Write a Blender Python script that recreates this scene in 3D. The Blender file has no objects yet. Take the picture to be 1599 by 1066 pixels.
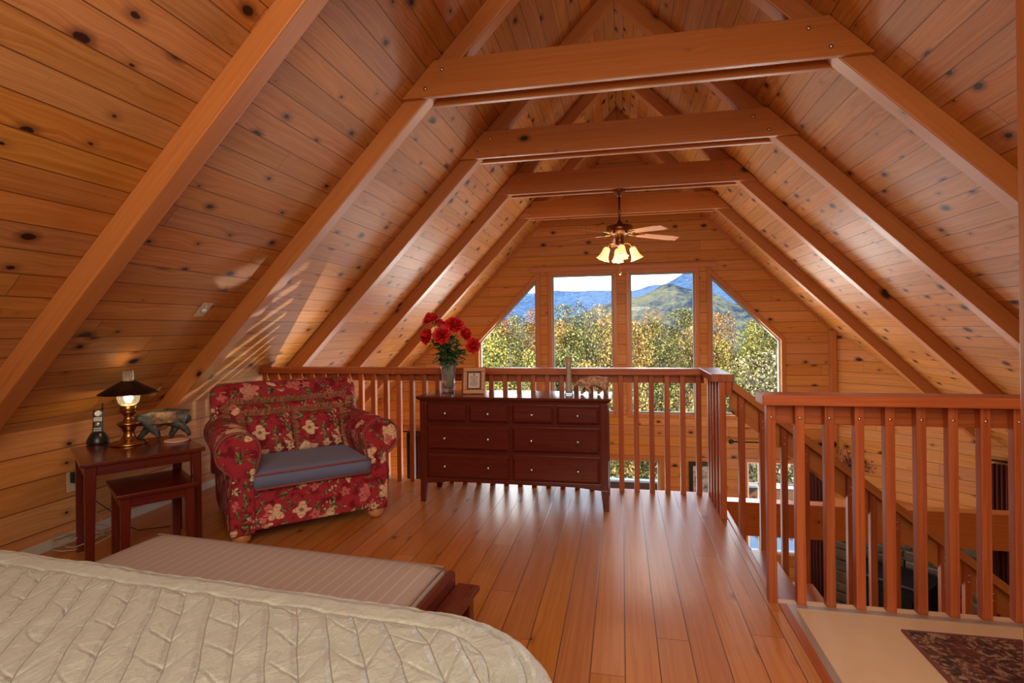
import bpy, bmesh, math, random
from mathutils import Vector, Matrix, noise
random.seed(7)
S = bpy.context.scene
COL = S.collection
PI = math.pi

# ---------------------------------------------------------------- camera
F_PX, CX, CY, YAW, ROLL, CAM_H = 842.0, 800.0, 512.0, math.atan2(170, 842), 0.012, 1.25
cam_d = bpy.data.cameras.new('camera')
cam = bpy.data.objects.new('camera', cam_d); COL.objects.link(cam)
cam_d.sensor_width = 36.0; cam_d.sensor_fit = 'HORIZONTAL'
cam_d.lens = 36.0 * F_PX / 1599.0
cam_d.shift_x = -(CX - 799.5) / 1599.0
cam_d.shift_y = -(533.0 - CY) / 1599.0
cam_d.clip_start = 0.05; cam_d.clip_end = 6000
fw = Vector((-math.sin(YAW), math.cos(YAW), 0)); rt0 = Vector((math.cos(YAW), math.sin(YAW), 0)); up0 = Vector((0, 0, 1))
rt = (rt0 * math.cos(ROLL) - up0 * math.sin(ROLL)).normalized(); up = rt.cross(fw).normalized()
mw = Matrix((rt, up, -fw)).transposed().to_4x4(); mw.translation = Vector((0, 0, CAM_H))
cam.matrix_world = mw
S.camera = cam

# ---------------------------------------------------------------- world, sun, exposure
S.view_settings.view_transform = 'Standard'
S.view_settings.look = 'None'
S.view_settings.gamma = 1.0
S.view_settings.use_curve_mapping = False
S.view_settings.exposure = 0.0
W = bpy.data.worlds.new('sky'); S.world = W; W.use_nodes = True
nt = W.node_tree; nt.nodes.clear()
wo = nt.nodes.new('ShaderNodeOutputWorld'); bg = nt.nodes.new('ShaderNodeBackground')
sky = nt.nodes.new('ShaderNodeTexSky')
sky.sky_type = 'NISHITA'; sky.sun_disc = False
sky.sun_elevation = math.radians(28); sky.sun_rotation = math.radians(200)
sky.air_density = 1.0; sky.dust_density = 2.0; sky.ozone_density = 1.0
nt.links.new(sky.outputs[0], bg.inputs[0]); nt.links.new(bg.outputs[0], wo.inputs[0])
bg.inputs[1].default_value = 0.8
def lamp(name, kind, loc, energy, color, rot=None, **kw):
    d = bpy.data.lights.new(name, kind); o = bpy.data.objects.new(name, d); COL.objects.link(o)
    o.location = loc; d.energy = energy; d.color = color
    if rot: o.rotation_euler = rot
    for k, v in kw.items(): setattr(d, k, v)
    return o
def aim(o, target):
    o.rotation_euler = (Vector(target) - o.location).to_track_quat('-Z', 'Y').to_euler()
YG_ = 8.2
sun = lamp('sun', 'SUN', (0, -20, 30), 7.5, (1.0, 0.88, 0.68), angle=math.radians(0.6))
sun.rotation_euler = Vector((-0.75, 1.0, -0.62)).to_track_quat('-Z', 'Y').to_euler()
# unseen fill behind the photographer; lamps and added fills of the great room below
l1 = lamp('loft_fill', 'AREA', (0.2, -0.7, 2.3), 118, (1.0, 0.80, 0.60), shape='RECTANGLE', size=3.0, size_y=2.2); aim(l1, (-0.2, 3.2, 0.1))  # added area fill above and behind the camera, no fixture
l2 = lamp('great_room_fill', 'AREA', (0.3, 5.9, 1.6), 24, (1.0, 0.86, 0.68), shape='DISK', size=0.5); aim(l2, (0.3, 6.3, -2))  # added downward fill that brightens the great room, no fixture
l3 = lamp('great_room_corner_lamp', 'POINT', (-3.4, 6.9, -1.5), 34, (1.0, 0.68, 0.32), shadow_soft_size=0.15)
l5 = lamp('under_loft_lamp', 'SPOT', (-1.3, 5.0, -0.55), 210, (1.0, 0.97, 0.88), shadow_soft_size=0.02, spot_size=math.radians(40), spot_blend=0.8); aim(l5, (-2.62, 3.85, 1.0))
l6 = lamp('stair_fill', 'POINT', (1.9, 6.3, -0.95), 30, (1.0, 0.93, 0.80), shadow_soft_size=0.08)  # added behind the header beam to light the angled wall, no fixture
l4 = lamp('fan_bulbs', 'POINT', (0.0, 5.88, 1.78), 14, (1.0, 0.8, 0.55), shadow_soft_size=0.08)

# daylight boost, lamps added at the gable windows (tall pair, slanted pair, low pair)
DAY = (1.0, 1.0, 0.94)
for x, z, w, h, e in ((-0.57, 1.0, 0.85, 2.0, 7), (0.59, 1.0, 0.85, 2.0, 7), (-1.70, 0.65, 0.8, 1.25, 34), (1.72, 0.65, 0.8, 1.25, 34)):
    q = lamp('window_daylight_boost', 'AREA', (x, YG_ + 0.03, z), e, DAY, shape='RECTANGLE', size=w, size_y=h); aim(q, (x * 1.45, 4.0, z - 0.25))
for x, z, w, h, e in ((-2.4, -1.35, 1.5, 1.2, 30), (2.07, -1.35, 0.6, 1.2, 24), (-0.06, -1.4, 1.1, 1.2, 10)):
    q = lamp('low_window_daylight_boost', 'AREA', (x, YG_ + 0.03, z), e, DAY, shape='RECTANGLE', size=w, size_y=h); aim(q, (-0.4 * x, 4.6, z + 1.4))

# ---------------------------------------------------------------- node helpers
class NT:
    def __init__(s, name):
        s.m = bpy.data.materials.new(name); s.m.use_nodes = True
        s.t = s.m.node_tree; s.t.nodes.clear()
        s.out = s.t.nodes.new('ShaderNodeOutputMaterial')
        s.b = s.t.nodes.new('ShaderNodeBsdfPrincipled')
        s.t.links.new(s.b.outputs[0], s.out.inputs[0])
    def n(s, ty, **kw):
        x = s.t.nodes.new('ShaderNode' + ty)
        for k, v in kw.items(): setattr(x, k, v)
        return x
    def L(s, a, b): s.t.links.new(a, b)
    def setin(s, node, i, v):
        if isinstance(v, (int, float, tuple, list)): node.inputs[i].default_value = v
        else: s.L(v, node.inputs[i])
    def math(s, op, a, b=0.0, c=0.0):
        x = s.n('Math', operation=op)
        s.setin(x, 0, a); s.setin(x, 1, b); s.setin(x, 2, c)
        return x.outputs[0]
    def vmath(s, op, a, b=(0, 0, 0)):
        x = s.n('VectorMath', operation=op); s.setin(x, 0, a); s.setin(x, 1, b)
        return x.outputs['Value'] if op in ('LENGTH', 'DISTANCE') else x.outputs[0]
    def comb(s, x, y, z=0.0):
        c = s.n('CombineXYZ'); s.setin(c, 0, x); s.setin(c, 1, y); s.setin(c, 2, z); return c.outputs[0]
    def mix(s, f, a, b, mode='MIX'):
        x = s.n('Mix', data_type='RGBA', blend_type=mode)
        s.setin(x, 0, f); s.setin(x, 6, a); s.setin(x, 7, b); return x.outputs[2]
    def step(s, v, lo, hi, a=0.0, b=1.0):
        x = s.n('MapRange', interpolation_type='SMOOTHSTEP')
        s.setin(x, 0, v); s.setin(x, 1, lo); s.setin(x, 2, hi); s.setin(x, 3, a); s.setin(x, 4, b); return x.outputs[0]
    def noise(s, vec, scale, detail=2.0, rough=0.5, dist=0.0):
        x = s.n('TexNoise'); s.L(vec, x.inputs['Vector'])
        x.inputs['Scale'].default_value = scale; x.inputs['Detail'].default_value = detail
        x.inputs['Roughness'].default_value = rough; x.inputs['Distortion'].default_value = dist
        return x.outputs[0], x.outputs[1]
    def ramp(s, f, stops):
        r = s.n('ValToRGB'); s.L(f, r.inputs[0]); e = r.color_ramp.elements
        while len(e) < len(stops): e.new(0.5)
        for k, (p, c) in enumerate(stops): e[k].position = p; e[k].color = (*c, 1)
        return r.outputs[0]
    def bump(s, h, strength=0.3, dist=0.005):
        b = s.n('Bump'); b.inputs['Strength'].default_value = strength; b.inputs['Distance'].default_value = dist
        s.L(h, b.inputs['Height']); s.L(b.outputs[0], s.b.inputs['Normal'])

def c4(c): return (c[0], c[1], c[2], 1.0)
def plain(name, col, rough=0.5, metal=0.0, spec=0.5, **kw):
    t = NT(name); t.b.inputs['Base Color'].default_value = c4(col)
    t.b.inputs['Roughness'].default_value = rough; t.b.inputs['Metallic'].default_value = metal
    t.b.inputs['Specular IOR Level'].default_value = spec
    for k, v in kw.items(): t.b.inputs[k.replace('_', ' ')].default_value = v
    return t.m

def wood(name, light, dark, knotc, w=0.0, length=2.6, rough=0.35, knots=0.5, grain=1.0, var=0.35, coat=0.0,
         groove=0.02, gdark=0.35, knot_r=0.016, cell=0.42, wear=0.0, bump=0.3, spec=0.5):
    """lacquered knotty wood; UV in metres, u along the grain; w = board width (0 = one solid piece)"""
    t = NT(name)
    uv = t.n('UVMap').outputs[0]
    sep = t.n('SeparateXYZ'); t.L(uv, sep.inputs[0]); u, v = sep.outputs[0], sep.outputs[1]
    oi = t.n('ObjectInfo').outputs['Random']
    if w > 0:
        vw = t.math('DIVIDE', v, w); vi = t.math('FLOOR', vw); vf = t.math('FRACT', vw)
        wn = t.n('TexWhiteNoise', noise_dimensions='1D'); t.L(vi, wn.inputs['W']); r1 = wn.outputs['Value']
        u2 = t.math('ADD', u, t.math('MULTIPLY', r1, 17.3))
        ul = t.math('DIVIDE', u2, length); ui = t.math('FLOOR', ul); uf = t.math('FRACT', ul)
        wn2 = t.n('TexWhiteNoise', noise_dimensions='2D'); t.L(t.comb(ui, vi), wn2.inputs['Vector']); tint = wn2.outputs['Value']; tcol = wn2.outputs['Color']
    else:
        u2 = t.math('ADD', u, t.math('MULTIPLY', oi, 23.7)); tint = oi; tcol = None; vw = t.math('DIVIDE', v, 0.14)
    off = t.math('MULTIPLY', tint, 31.0)
    # knots
    kc = t.comb(t.math('DIVIDE', u2, cell), t.math('ADD', vw, 0.0), 0.0)
    vo = t.n('TexVoronoi', voronoi_dimensions='2D', feature='F1'); t.L(kc, vo.inputs['Vector']); vo.inputs['Scale'].default_value = 1.0
    vo.inputs['Randomness'].default_value = 0.9
    dv = t.vmath('SUBTRACT', kc, vo.outputs['Position'])
    dv = t.vmath('MULTIPLY', dv, (cell * 0.62, (w if w > 0 else 0.14), 0))
    d0 = t.vmath('LENGTH', dv)
    nz, _ = t.noise(t.comb(u2, v, off), 45.0, 1.0)
    d = t.math('ADD', d0, t.math('MULTIPLY', t.math('SUBTRACT', nz, 0.5), 0.008))
    sc = t.n('SeparateColor'); t.L(vo.outputs['Color'], sc.inputs[0])
    rad = t.math('MULTIPLY', t.math('POWER', sc.outputs[0], 1.6), knot_r)
    on = t.math('LESS_THAN', sc.outputs[1], knots)
    rad = t.math('MULTIPLY', rad, on)
    kin = t.math('SUBTRACT', 1.0, t.step(t.math('SUBTRACT', d, rad), -0.003, 0.003))
    halo = t.math('MULTIPLY', t.math('SUBTRACT', 1.0, t.step(t.math('SUBTRACT', d, rad), 0.0, 0.03)), t.math('MULTIPLY', on, 0.75))
    halo = t.math('MULTIPLY', halo, sc.outputs[0])
    # grain bends round the knots
    bend = t.math('MULTIPLY', t.math('SUBTRACT', 1.0, t.step(d0, 0.0, 0.09)), t.math('MULTIPLY', on, 0.02))
    gv = t.math('ADD', v, bend)
    g1, _ = t.noise(t.comb(t.math('MULTIPLY', u2, 0.9), t.math('MULTIPLY', gv, 38.0), off), 1.6, 4.0, 0.6, 0.4)
    g2, _ = t.noise(t.comb(t.math('MULTIPLY', u2, 3.0), t.math('MULTIPLY', gv, 190.0), off), 1.5, 2.0)
    g = t.math('ADD', t.math('MULTIPLY', g1, 0.75), t.math('MULTIPLY', g2, 0.25))
    g = t.step(g, 0.5 - 0.22 / grain, 0.5 + 0.22 / grain)
    col = t.mix(g, c4(dark), c4(light))
    br = t.math('ADD', 1.0 - var * 0.5, t.math('MULTIPLY', tint, var))
    col = t.mix(1.0, col, t.comb(br, br, br), 'MULTIPLY')
    if tcol is not None:
        hs = t.n('HueSaturation'); t.L(col, hs.inputs['Color'])
        s2 = t.n('SeparateColor'); t.L(tcol, s2.inputs[0])
        t.setin(hs, 0, t.math('ADD', 0.5 - 0.005, t.math('MULTIPLY', s2.outputs[2], 0.010)))
        t.setin(hs, 1, t.math('ADD', 0.95, t.math('MULTIPLY', s2.outputs[1], 0.10)))
        col = hs.outputs[0]
    if wear > 0:
        wz, _ = t.noise(t.comb(u, t.math('MULTIPLY', v, 2.2), 3.0), 1.4, 5.0, 0.65)
        col = t.mix(t.math('MULTIPLY', t.step(wz, 0.5, 0.75), wear), col, c4([min(1, c * 1.5 + 0.05) for c in light]))
    sk, _ = t.noise(t.comb(t.math('MULTIPLY', u2, 1.6), t.math('MULTIPLY', v, 26.0), t.math('ADD', off, 9.0)), 1.0, 3.0, 0.6, 1.5)
    col = t.mix(t.math('MULTIPLY', t.step(sk, 0.62, 0.78), 0.28 if w > 0 else 0.18), col, c4(knotc))
    col = t.mix(halo, col, c4(knotc)); col = t.mix(kin, col, c4([c * 0.35 for c in knotc]))
    h = t.math('MULTIPLY', g1, 0.06)
    if w > 0:
        edge = t.math('MINIMUM', vf, t.math('SUBTRACT', 1.0, vf))
        gr = t.step(edge, groove * 0.3, groove)
        en = t.math('MINIMUM', uf, t.math('SUBTRACT', 1.0, uf))
        gr = t.math('MULTIPLY', gr, t.math('GREATER_THAN', en, 0.0012 / length * 1.2))
        col = t.mix(t.math('SUBTRACT', 1.0, gr), col, c4([c * gdark for c in dark]))
        h = t.math('ADD', h, gr)
    t.bump(h, bump, 0.004)
    t.L(col, t.b.inputs['Base Color'])
    t.setin(t.b, 'Roughness', t.math('ADD', rough - 0.05, t.math('MULTIPLY', g1, 0.1)))
    t.b.inputs['Specular IOR Level'].default_value = spec
    t.b.inputs['Coat Weight'].default_value = coat; t.b.inputs['Coat Roughness'].default_value = 0.15
    return t.m

M = {}
M['ceil'] = wood('pine_ceiling_boards', (0.55, 0.245, 0.072), (0.39, 0.138, 0.033), (0.09, 0.022, 0.008), w=0.127, length=3.6, rough=0.46, knots=0.6, groove=0.03, knot_r=0.022, cell=0.30, var=0.26, spec=0.28)
M['wall'] = wood('pine_wall_boards', (0.57, 0.265, 0.080), (0.44, 0.165, 0.041), (0.09, 0.022, 0.008), w=0.15, length=2.9, rough=0.46, knots=0.5, groove=0.032, knot_r=0.022, cell=0.36, var=0.24, spec=0.28)
M['floor'] = wood('pine_floor_boards', (0.55, 0.225, 0.055), (0.42, 0.145, 0.03), (0.07, 0.02, 0.008), w=0.125, length=2.4, rough=0.34, var=0.2, spec=0.4, knots=0.22, groove=0.025, gdark=0.25, knot_r=0.013, cell=0.5, wear=0.18, bump=0.22)
M['beam'] = wood('fir_beam', (0.54, 0.20, 0.046), (0.42, 0.13, 0.026), (0.07, 0.02, 0.008), rough=0.4, knots=0.28, grain=0.7, knot_r=0.024, cell=0.5, var=0.22)
M['rafter'] = wood('fir_rafter', (0.49, 0.185, 0.050), (0.39, 0.125, 0.031), (0.07, 0.02, 0.008), rough=0.4, knots=0.16, grain=0.7, knot_r=0.026, cell=0.6, var=0.18)
M['trim'] = wood('pine_trim', (0.50, 0.19, 0.055), (0.40, 0.13, 0.035), (0.08, 0.02, 0.008), rough=0.4, knots=0.12, grain=0.7, var=0.15)
M['rail'] = wood('cedar_rail', (0.46, 0.125, 0.035), (0.30, 0.055, 0.014), (0.1, 0.02, 0.01), rough=0.35, knots=0.06, grain=1.0, var=0.3)
M['cherry'] = wood('cherry_veneer', (0.115, 0.014, 0.007), (0.075, 0.008, 0.005), (0.05, 0.01, 0.01), rough=0.28, knots=0.0, grain=0.7, var=0.12, coat=0.25, bump=0.08)
M['cherry_top'] = wood('cherry_polished_top', (0.115, 0.014, 0.007), (0.075, 0.008, 0.005), (0.05, 0.01, 0.01), rough=0.2, knots=0.0, grain=0.7, var=0.12, coat=0.45, bump=0.02)
M['foot'] = wood('light_foot', (0.55, 0.25, 0.10), (0.45, 0.18, 0.06), (0.2, 0.1, 0.05), rough=0.4, knots=0.0)
M['oak_frame'] = wood('oak_frame', (0.56, 0.22, 0.05), (0.44, 0.15, 0.03), (0.2, 0.1, 0.05), rough=0.4, knots=0.0)
M['deckwood'] = wood('deck_wood', (0.16, 0.07, 0.035), (0.10, 0.04, 0.02), (0.05, 0.02, 0.01), rough=0.6, knots=0.1)
M['white'] = plain('white_vinyl', (0.72, 0.72, 0.68), 0.4)
M['frame'] = plain('grey_window_frame', (0.34, 0.33, 0.31), 0.5)
M['dark_metal'] = plain('dark_iron', (0.02, 0.018, 0.016), 0.45, 0.6)
M['steel'] = plain('steel', (0.55, 0.53, 0.5), 0.3, 1.0)
M['brass'] = plain('antique_brass', (0.42, 0.22, 0.07), 0.28, 1.0)
M['bronze'] = plain('bronze', (0.22, 0.10, 0.05), 0.32, 1.0)
M['alu'] = plain('aluminium_strip', (0.52, 0.49, 0.46), 0.42, 0.7)
M['black'] = plain('black_plastic', (0.012, 0.012, 0.014), 0.3)
M['iron'] = plain('matt_black_iron', (0.006, 0.006, 0.007), 0.8, 0.0, 0.1)
M['grey_lcd'] = plain('grey_screen', (0.42, 0.44, 0.42), 0.35)
M['silver'] = plain('silver_key', (0.6, 0.6, 0.6), 0.3, 0.6)
M['red_fabric'] = plain('dark_red_curtain', (0.075, 0.012, 0.012), 0.9)
M['black_fabric'] = plain('black_curtain', (0.012, 0.008, 0.008), 0.9)
M['sheer'] = plain('cream_sheer', (0.62, 0.52, 0.40), 0.9)
M['paper'] = plain('paper', (0.62, 0.52, 0.45), 0.8)
M['mat_purple'] = plain('plum_mat', (0.10, 0.035, 0.045), 0.8)
M['ink'] = plain('ink', (0.06, 0.05, 0.06), 0.8)
M['ivory'] = plain('ivory_plate', (0.52, 0.42, 0.30), 0.4)
M['coaster'] = plain('pink_stone', (0.55, 0.33, 0.26), 0.6)
M['cord'] = plain('pale_cord', (0.45, 0.32, 0.22), 0.5)
M['cord_dark'] = plain('dark_cord', (0.03, 0.02, 0.018), 0.5)
M['budvase'] = plain('frosted_taupe', (0.42, 0.33, 0.26), 0.3)
M['stem'] = plain('rose_stem', (0.16, 0.24, 0.05), 0.5)
M['leafg'] = plain('rose_leaf', (0.075, 0.15, 0.055), 0.45)
M['sepal'] = plain('cream_sepal', (0.55, 0.42, 0.20), 0.5)
M['bark'] = plain('bark', (0.075, 0.065, 0.055), 0.9)
M['paint_grey'] = plain('pale_paint', (0.50, 0.46, 0.40), 0.6)
M['blue_glint'] = plain('painted_blue_glint', (0.02, 0.03, 0.045), 0.3, 0.3)

t = NT('window_glass'); t.t.nodes.remove(t.b)
tr = t.n('BsdfTransparent'); gl = t.n('BsdfGlossy'); gl.inputs['Roughness'].default_value = 0.02
fr = t.n('Fresnel'); fr.inputs[0].default_value = 1.22
mx = t.n('MixShader'); t.L(fr.outputs[0], mx.inputs[0]); t.L(tr.outputs[0], mx.inputs[1]); t.L(gl.outputs[0], mx.inputs[2]); t.L(mx.outputs[0], t.out.inputs[0])
M['glass'] = t.m
t = NT('crystal'); t.t.nodes.remove(t.b)
tr = t.n('BsdfTransparent'); tr.inputs[0].default_value = (0.97, 0.985, 0.99, 1); gl = t.n('BsdfGlossy'); gl.inputs['Roughness'].default_value = 0.05
fr = t.n('Fresnel'); fr.inputs[0].default_value = 1.3
mx = t.n('MixShader'); t.L(fr.outputs[0], mx.inputs[0]); t.L(tr.outputs[0], mx.inputs[1]); t.L(gl.outputs[0], mx.inputs[2])
tl = t.n('BsdfTranslucent'); tl.inputs[0].default_value = (0.8, 0.9, 1.0, 1); m2 = t.n('MixShader'); m2.inputs[0].default_value = 0.09; t.L(mx.outputs[0], m2.inputs[1]); t.L(tl.outputs[0], m2.inputs[2]); t.L(m2.outputs[0], t.out.inputs[0])
M['crystal'] = t.m
def emit(name, col, strength, base=(0.8, 0.7, 0.5)):
    t = NT(name); t.b.inputs['Base Color'].default_value = c4(base)
    t.b.inputs['Emission Color'].default_value = c4(col); t.b.inputs['Emission Strength'].default_value = strength
    return t.m
M['flame'] = emit('lit_bulb', (1.0, 0.72, 0.32), 10)
M['fan_shade'] = emit('lit_frosted_shade', (1.0, 0.62, 0.25), 1.25)

def petal_mat():
    t = NT('red_petal'); co = t.n('TexCoord').outputs['Object']
    n, _ = t.noise(co, 40, 3); t.L(t.mix(n, (0.48, 0.006, 0.010, 1), (0.85, 0.025, 0.028, 1)), t.b.inputs['Base Color'])
    t.b.inputs['Roughness'].default_value = 0.55; return t.m
M['petal'] = petal_mat()

def floral():
    t = NT('crimson_floral_chintz')
    co = t.n('TexCoord').outputs['Object']
    _, ncol = t.noise(co, 9.0, 3.0)
    wob = t.vmath('MULTIPLY', t.vmath('SUBTRACT', ncol, (0.5, 0.5, 0.5)), (0.05, 0.05, 0.05))
    p = t.vmath('ADD', co, wob)
    m1, _ = t.noise(co, 14.0, 3.0, 0.6)
    col = t.mix(t.step(m1, 0.48, 0.62), (0.34, 0.026, 0.042, 1), (0.17, 0.010, 0.018, 1))
    def layer(scale, seed, thr, prob, petals=5, stretch=0.0, lobes=0.10):
        q = t.vmath('ADD', p, seed)
        v = t.n('TexVoronoi', voronoi_dimensions='3D', feature='F1'); t.L(q, v.inputs['Vector']); v.inputs['Scale'].default_value = scale
        sc = t.n('SeparateColor'); t.L(v.outputs['Color'], sc.inputs[0])
        loc = t.vmath('MULTIPLY', t.vmath('SUBTRACT', q, v.outputs['Position']), (scale, scale, scale))
        sp = t.n('SeparateXYZ'); t.L(loc, sp.inputs[0])
        ax = t.math('ADD', t.math('MULTIPLY', sp.outputs[0], 0.75), t.math('MULTIPLY', sp.outputs[1], 0.65)); az = sp.outputs[2]
        th = t.math('ADD', t.math('ARCTAN2', az, ax), t.math('MULTIPLY', sc.outputs[2], 6.28))
        d = v.outputs['Distance']
        edge = t.math('ADD', thr, t.math('MULTIPLY', t.math('SINE', t.math('MULTIPLY', th, float(petals))), lobes))
        if stretch > 0: edge = t.math('MULTIPLY', thr, t.math('SUBTRACT', 1.0, t.math('MULTIPLY', t.math('ABSOLUTE', t.math('SINE', th)), stretch)))
        mask = t.math('MULTIPLY', t.math('SUBTRACT', 1.0, t.step(t.math('SUBTRACT', d, edge), -0.025, 0.025)), t.math('LESS_THAN', sc.outputs[0], prob))
        return d, sc, mask, th
    fine, _ = t.noise(co, 55.0, 3.0, 0.6)
    # olive leaves with paler flecks
    for sd, sc_, pr in (((3, 1, 7), 11.0, 0.55), ((9, 4, 2), 15.0, 0.55), ((5, 8, 1), 20.0, 0.40)):
        d, sc, mk, th = layer(sc_, sd, 0.52, pr, 2, 0.72)
        rib = t.step(t.math('ABSOLUTE', t.math('SINE', th)), 0.05, 0.16)
        lc = t.mix(t.step(fine, 0.42, 0.62), (0.030, 0.036, 0.016, 1), (0.17, 0.17, 0.075, 1))
        lc = t.mix(rib, (0.28, 0.26, 0.13, 1), lc)
        col = t.mix(mk, col, lc)
    # blooms: pink roses and cream tulips
    for sd, sc_, pr, thr, pet in (((1, 5, 3), 5.6, 0.50, 0.36, 5), ((7, 2, 8), 7.4, 0.46, 0.32, 4), ((4, 9, 6), 11.0, 0.34, 0.30, 5)):
        d, sc, mk, th = layer(sc_, sd, thr, pr, pet, 0.0, 0.08)
        fold = t.math('ABSOLUTE', t.math('SINE', t.math('ADD', t.math('MULTIPLY', d, 19.0), t.math('MULTIPLY', t.math('SINE', t.math('MULTIPLY', th, float(pet))), 1.5))))
        cream = t.step(sc.outputs[1], 0.42, 0.58)
        tone = t.mix(cream, (0.58, 0.17, 0.16, 1), (0.72, 0.50, 0.33, 1))
        shade = t.mix(cream, (0.30, 0.025, 0.035, 1), (0.42, 0.20, 0.11, 1))
        fc = t.mix(t.step(fold, 0.12, 0.55), shade, tone)
        core = t.math('SUBTRACT', 1.0, t.step(d, 0.05, 0.13))
        fc = t.mix(t.math('MULTIPLY', core, 0.8), fc, t.mix(cream, (0.40, 0.03, 0.04, 1), (0.06, 0.05, 0.04, 1)))
        col = t.mix(mk, col, fc)
    # berry sprays
    gate, _ = t.noise(t.vmath('ADD', co, (4, 4, 4)), 5.0, 1.0)
    d, sc, mk, th = layer(48.0, (2, 2, 2), 0.42, 0.8, 3, 0.0, 0.0)
    mk = t.math('MULTIPLY', mk, t.step(gate, 0.60, 0.64))
    col = t.mix(mk, col, t.mix(t.step(d, 0.1, 0.4), (0.62, 0.50, 0.34, 1), (0.30, 0.22, 0.13, 1)))
    t.L(col, t.b.inputs['Base Color']); t.b.inputs['Roughness'].default_value = 0.8
    t.b.inputs['Sheen Weight'].default_value = 0.02; t.b.inputs['Specular IOR Level'].default_value = 0.2
    w1, _ = t.noise(co, 400.0, 1.0); t.bump(w1, 0.12, 0.001)
    return t.m
M['floral'] = floral()

def cloth(name, c1, c2, scale=300.0, rough=0.85, bump=0.2, spots=None):
    t = NT(name); co = t.n('TexCoord').outputs['Object']
    n, _ = t.noise(co, scale, 2.0); n2, _ = t.noise(co, 6.0, 3.0)
    t.L(t.mix(t.math('ADD', t.math('MULTIPLY', n, 0.6), t.math('MULTIPLY', n2, 0.4)), c4(c1), c4(c2)), t.b.inputs['Base Color'])
    t.b.inputs['Roughness'].default_value = rough; t.b.inputs['Sheen Weight'].default_value = 0.1
    t.bump(n, bump, 0.001); return t.m
M['seatblue'] = cloth('slate_blue_cloth', (0.115, 0.14, 0.26), (0.15, 0.18, 0.32))
M['piping'] = cloth('crimson_piping', (0.20, 0.015, 0.025), (0.34, 0.10, 0.09), 60)
M['fringe'] = cloth('rust_fringe', (0.33, 0.11, 0.055), (0.60, 0.29, 0.16), 160)

def satin():
    t = NT('cream_satin_quilt'); co = t.n('TexCoord').outputs['Object']
    n1, _ = t.noise(t.vmath('MULTIPLY', co, (1.0, 0.6, 1.0)), 26.0, 3.0, 0.6, 1.6); n2, _ = t.noise(co, 60.0, 3.0, 0.6, 1.0); n3, _ = t.noise(co, 4.0, 2.0)
    sp = t.n('SeparateXYZ'); t.L(co, sp.inputs[0]); x, y = sp.outputs[0], sp.outputs[1]
    wob = t.math('MULTIPLY', t.math('SUBTRACT', n3, 0.5), 0.10)
    la = t.math('DIVIDE', t.math('ADD', t.math('ADD', t.math('MULTIPLY', x, 0.78), t.math('MULTIPLY', wob, 0.35)), t.math('MULTIPLY', y, 0.62)), 0.062)
    fa = t.math('FRACT', la); ea = t.math('MULTIPLY', t.math('MINIMUM', fa, t.math('SUBTRACT', 1.0, fa)), 0.062)
    tri = t.math('ABSOLUTE', t.math('SUBTRACT', t.math('FRACT', t.math('MULTIPLY', la, 0.5)), 0.5))
    lb = t.math('DIVIDE', t.math('ADD', t.math('ADD', t.math('SUBTRACT', t.math('MULTIPLY', y, 0.78), t.math('MULTIPLY', x, 0.62)), t.math('MULTIPLY', tri, 0.19)), t.math('MULTIPLY', wob, 0.9)), 0.12)
    fb = t.math('FRACT', lb); eb = t.math('MULTIPLY', t.math('MINIMUM', fb, t.math('SUBTRACT', 1.0, fb)), 0.12)
    rc = 0.34
    px, py = t.math('ADD', x, rc), t.math('ADD', y, rc)
    out = t.vmath('LENGTH', t.comb(t.math('MAXIMUM', px, 0.0), t.math('MAXIMUM', py, 0.0)))
    sd = t.math('SUBTRACT', t.math('ADD', out, t.math('MINIMUM', t.math('MAXIMUM', px, py), 0.0)), rc)
    inside = t.math('LESS_THAN', sd, -0.145)
    big = t.math('MULTIPLY', t.math('SUBTRACT', 1.0, inside), 1.0)
    bl = t.math('MINIMUM', t.math('ABSOLUTE', t.math('ADD', sd, 0.145)), t.math('ABSOLUTE', t.math('ADD', sd, 0.075)))
    ea = t.math('MINIMUM', t.math('ADD', ea, big), bl); eb = t.math('ADD', eb, big)
    ha = t.step(ea, 0.0, 0.016); hb = t.step(eb, 0.0, 0.012)
    seam = t.math('MAXIMUM', t.math('MULTIPLY', t.math('SUBTRACT', 1.0, t.step(ea, 0.0007, 0.0024)), 0.6), t.math('MULTIPLY', t.math('SUBTRACT', 1.0, t.step(eb, 0.0006, 0.002)), 0.25))
    base = t.mix(n1, (0.375, 0.425, 0.39, 1), (0.47, 0.53, 0.49, 1))
    t.L(t.mix(seam, base, (0.12, 0.10, 0.06, 1)), t.b.inputs['Base Color'])
    t.b.inputs['Roughness'].default_value = 0.27; t.b.inputs['Sheen Weight'].default_value = 0.25; t.b.inputs['Specular IOR Level'].default_value = 1.0
    h = t.math('ADD', t.math('ADD', t.math('MULTIPLY', ha, 0.9), t.math('MULTIPLY', hb, 0.45)), t.math('ADD', t.math('MULTIPLY', n1, 1.1), t.math('MULTIPLY', n2, 0.35)))
    t.bump(h, 0.8, 0.0085)
    return t.m
M['satin'] = satin()
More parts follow.
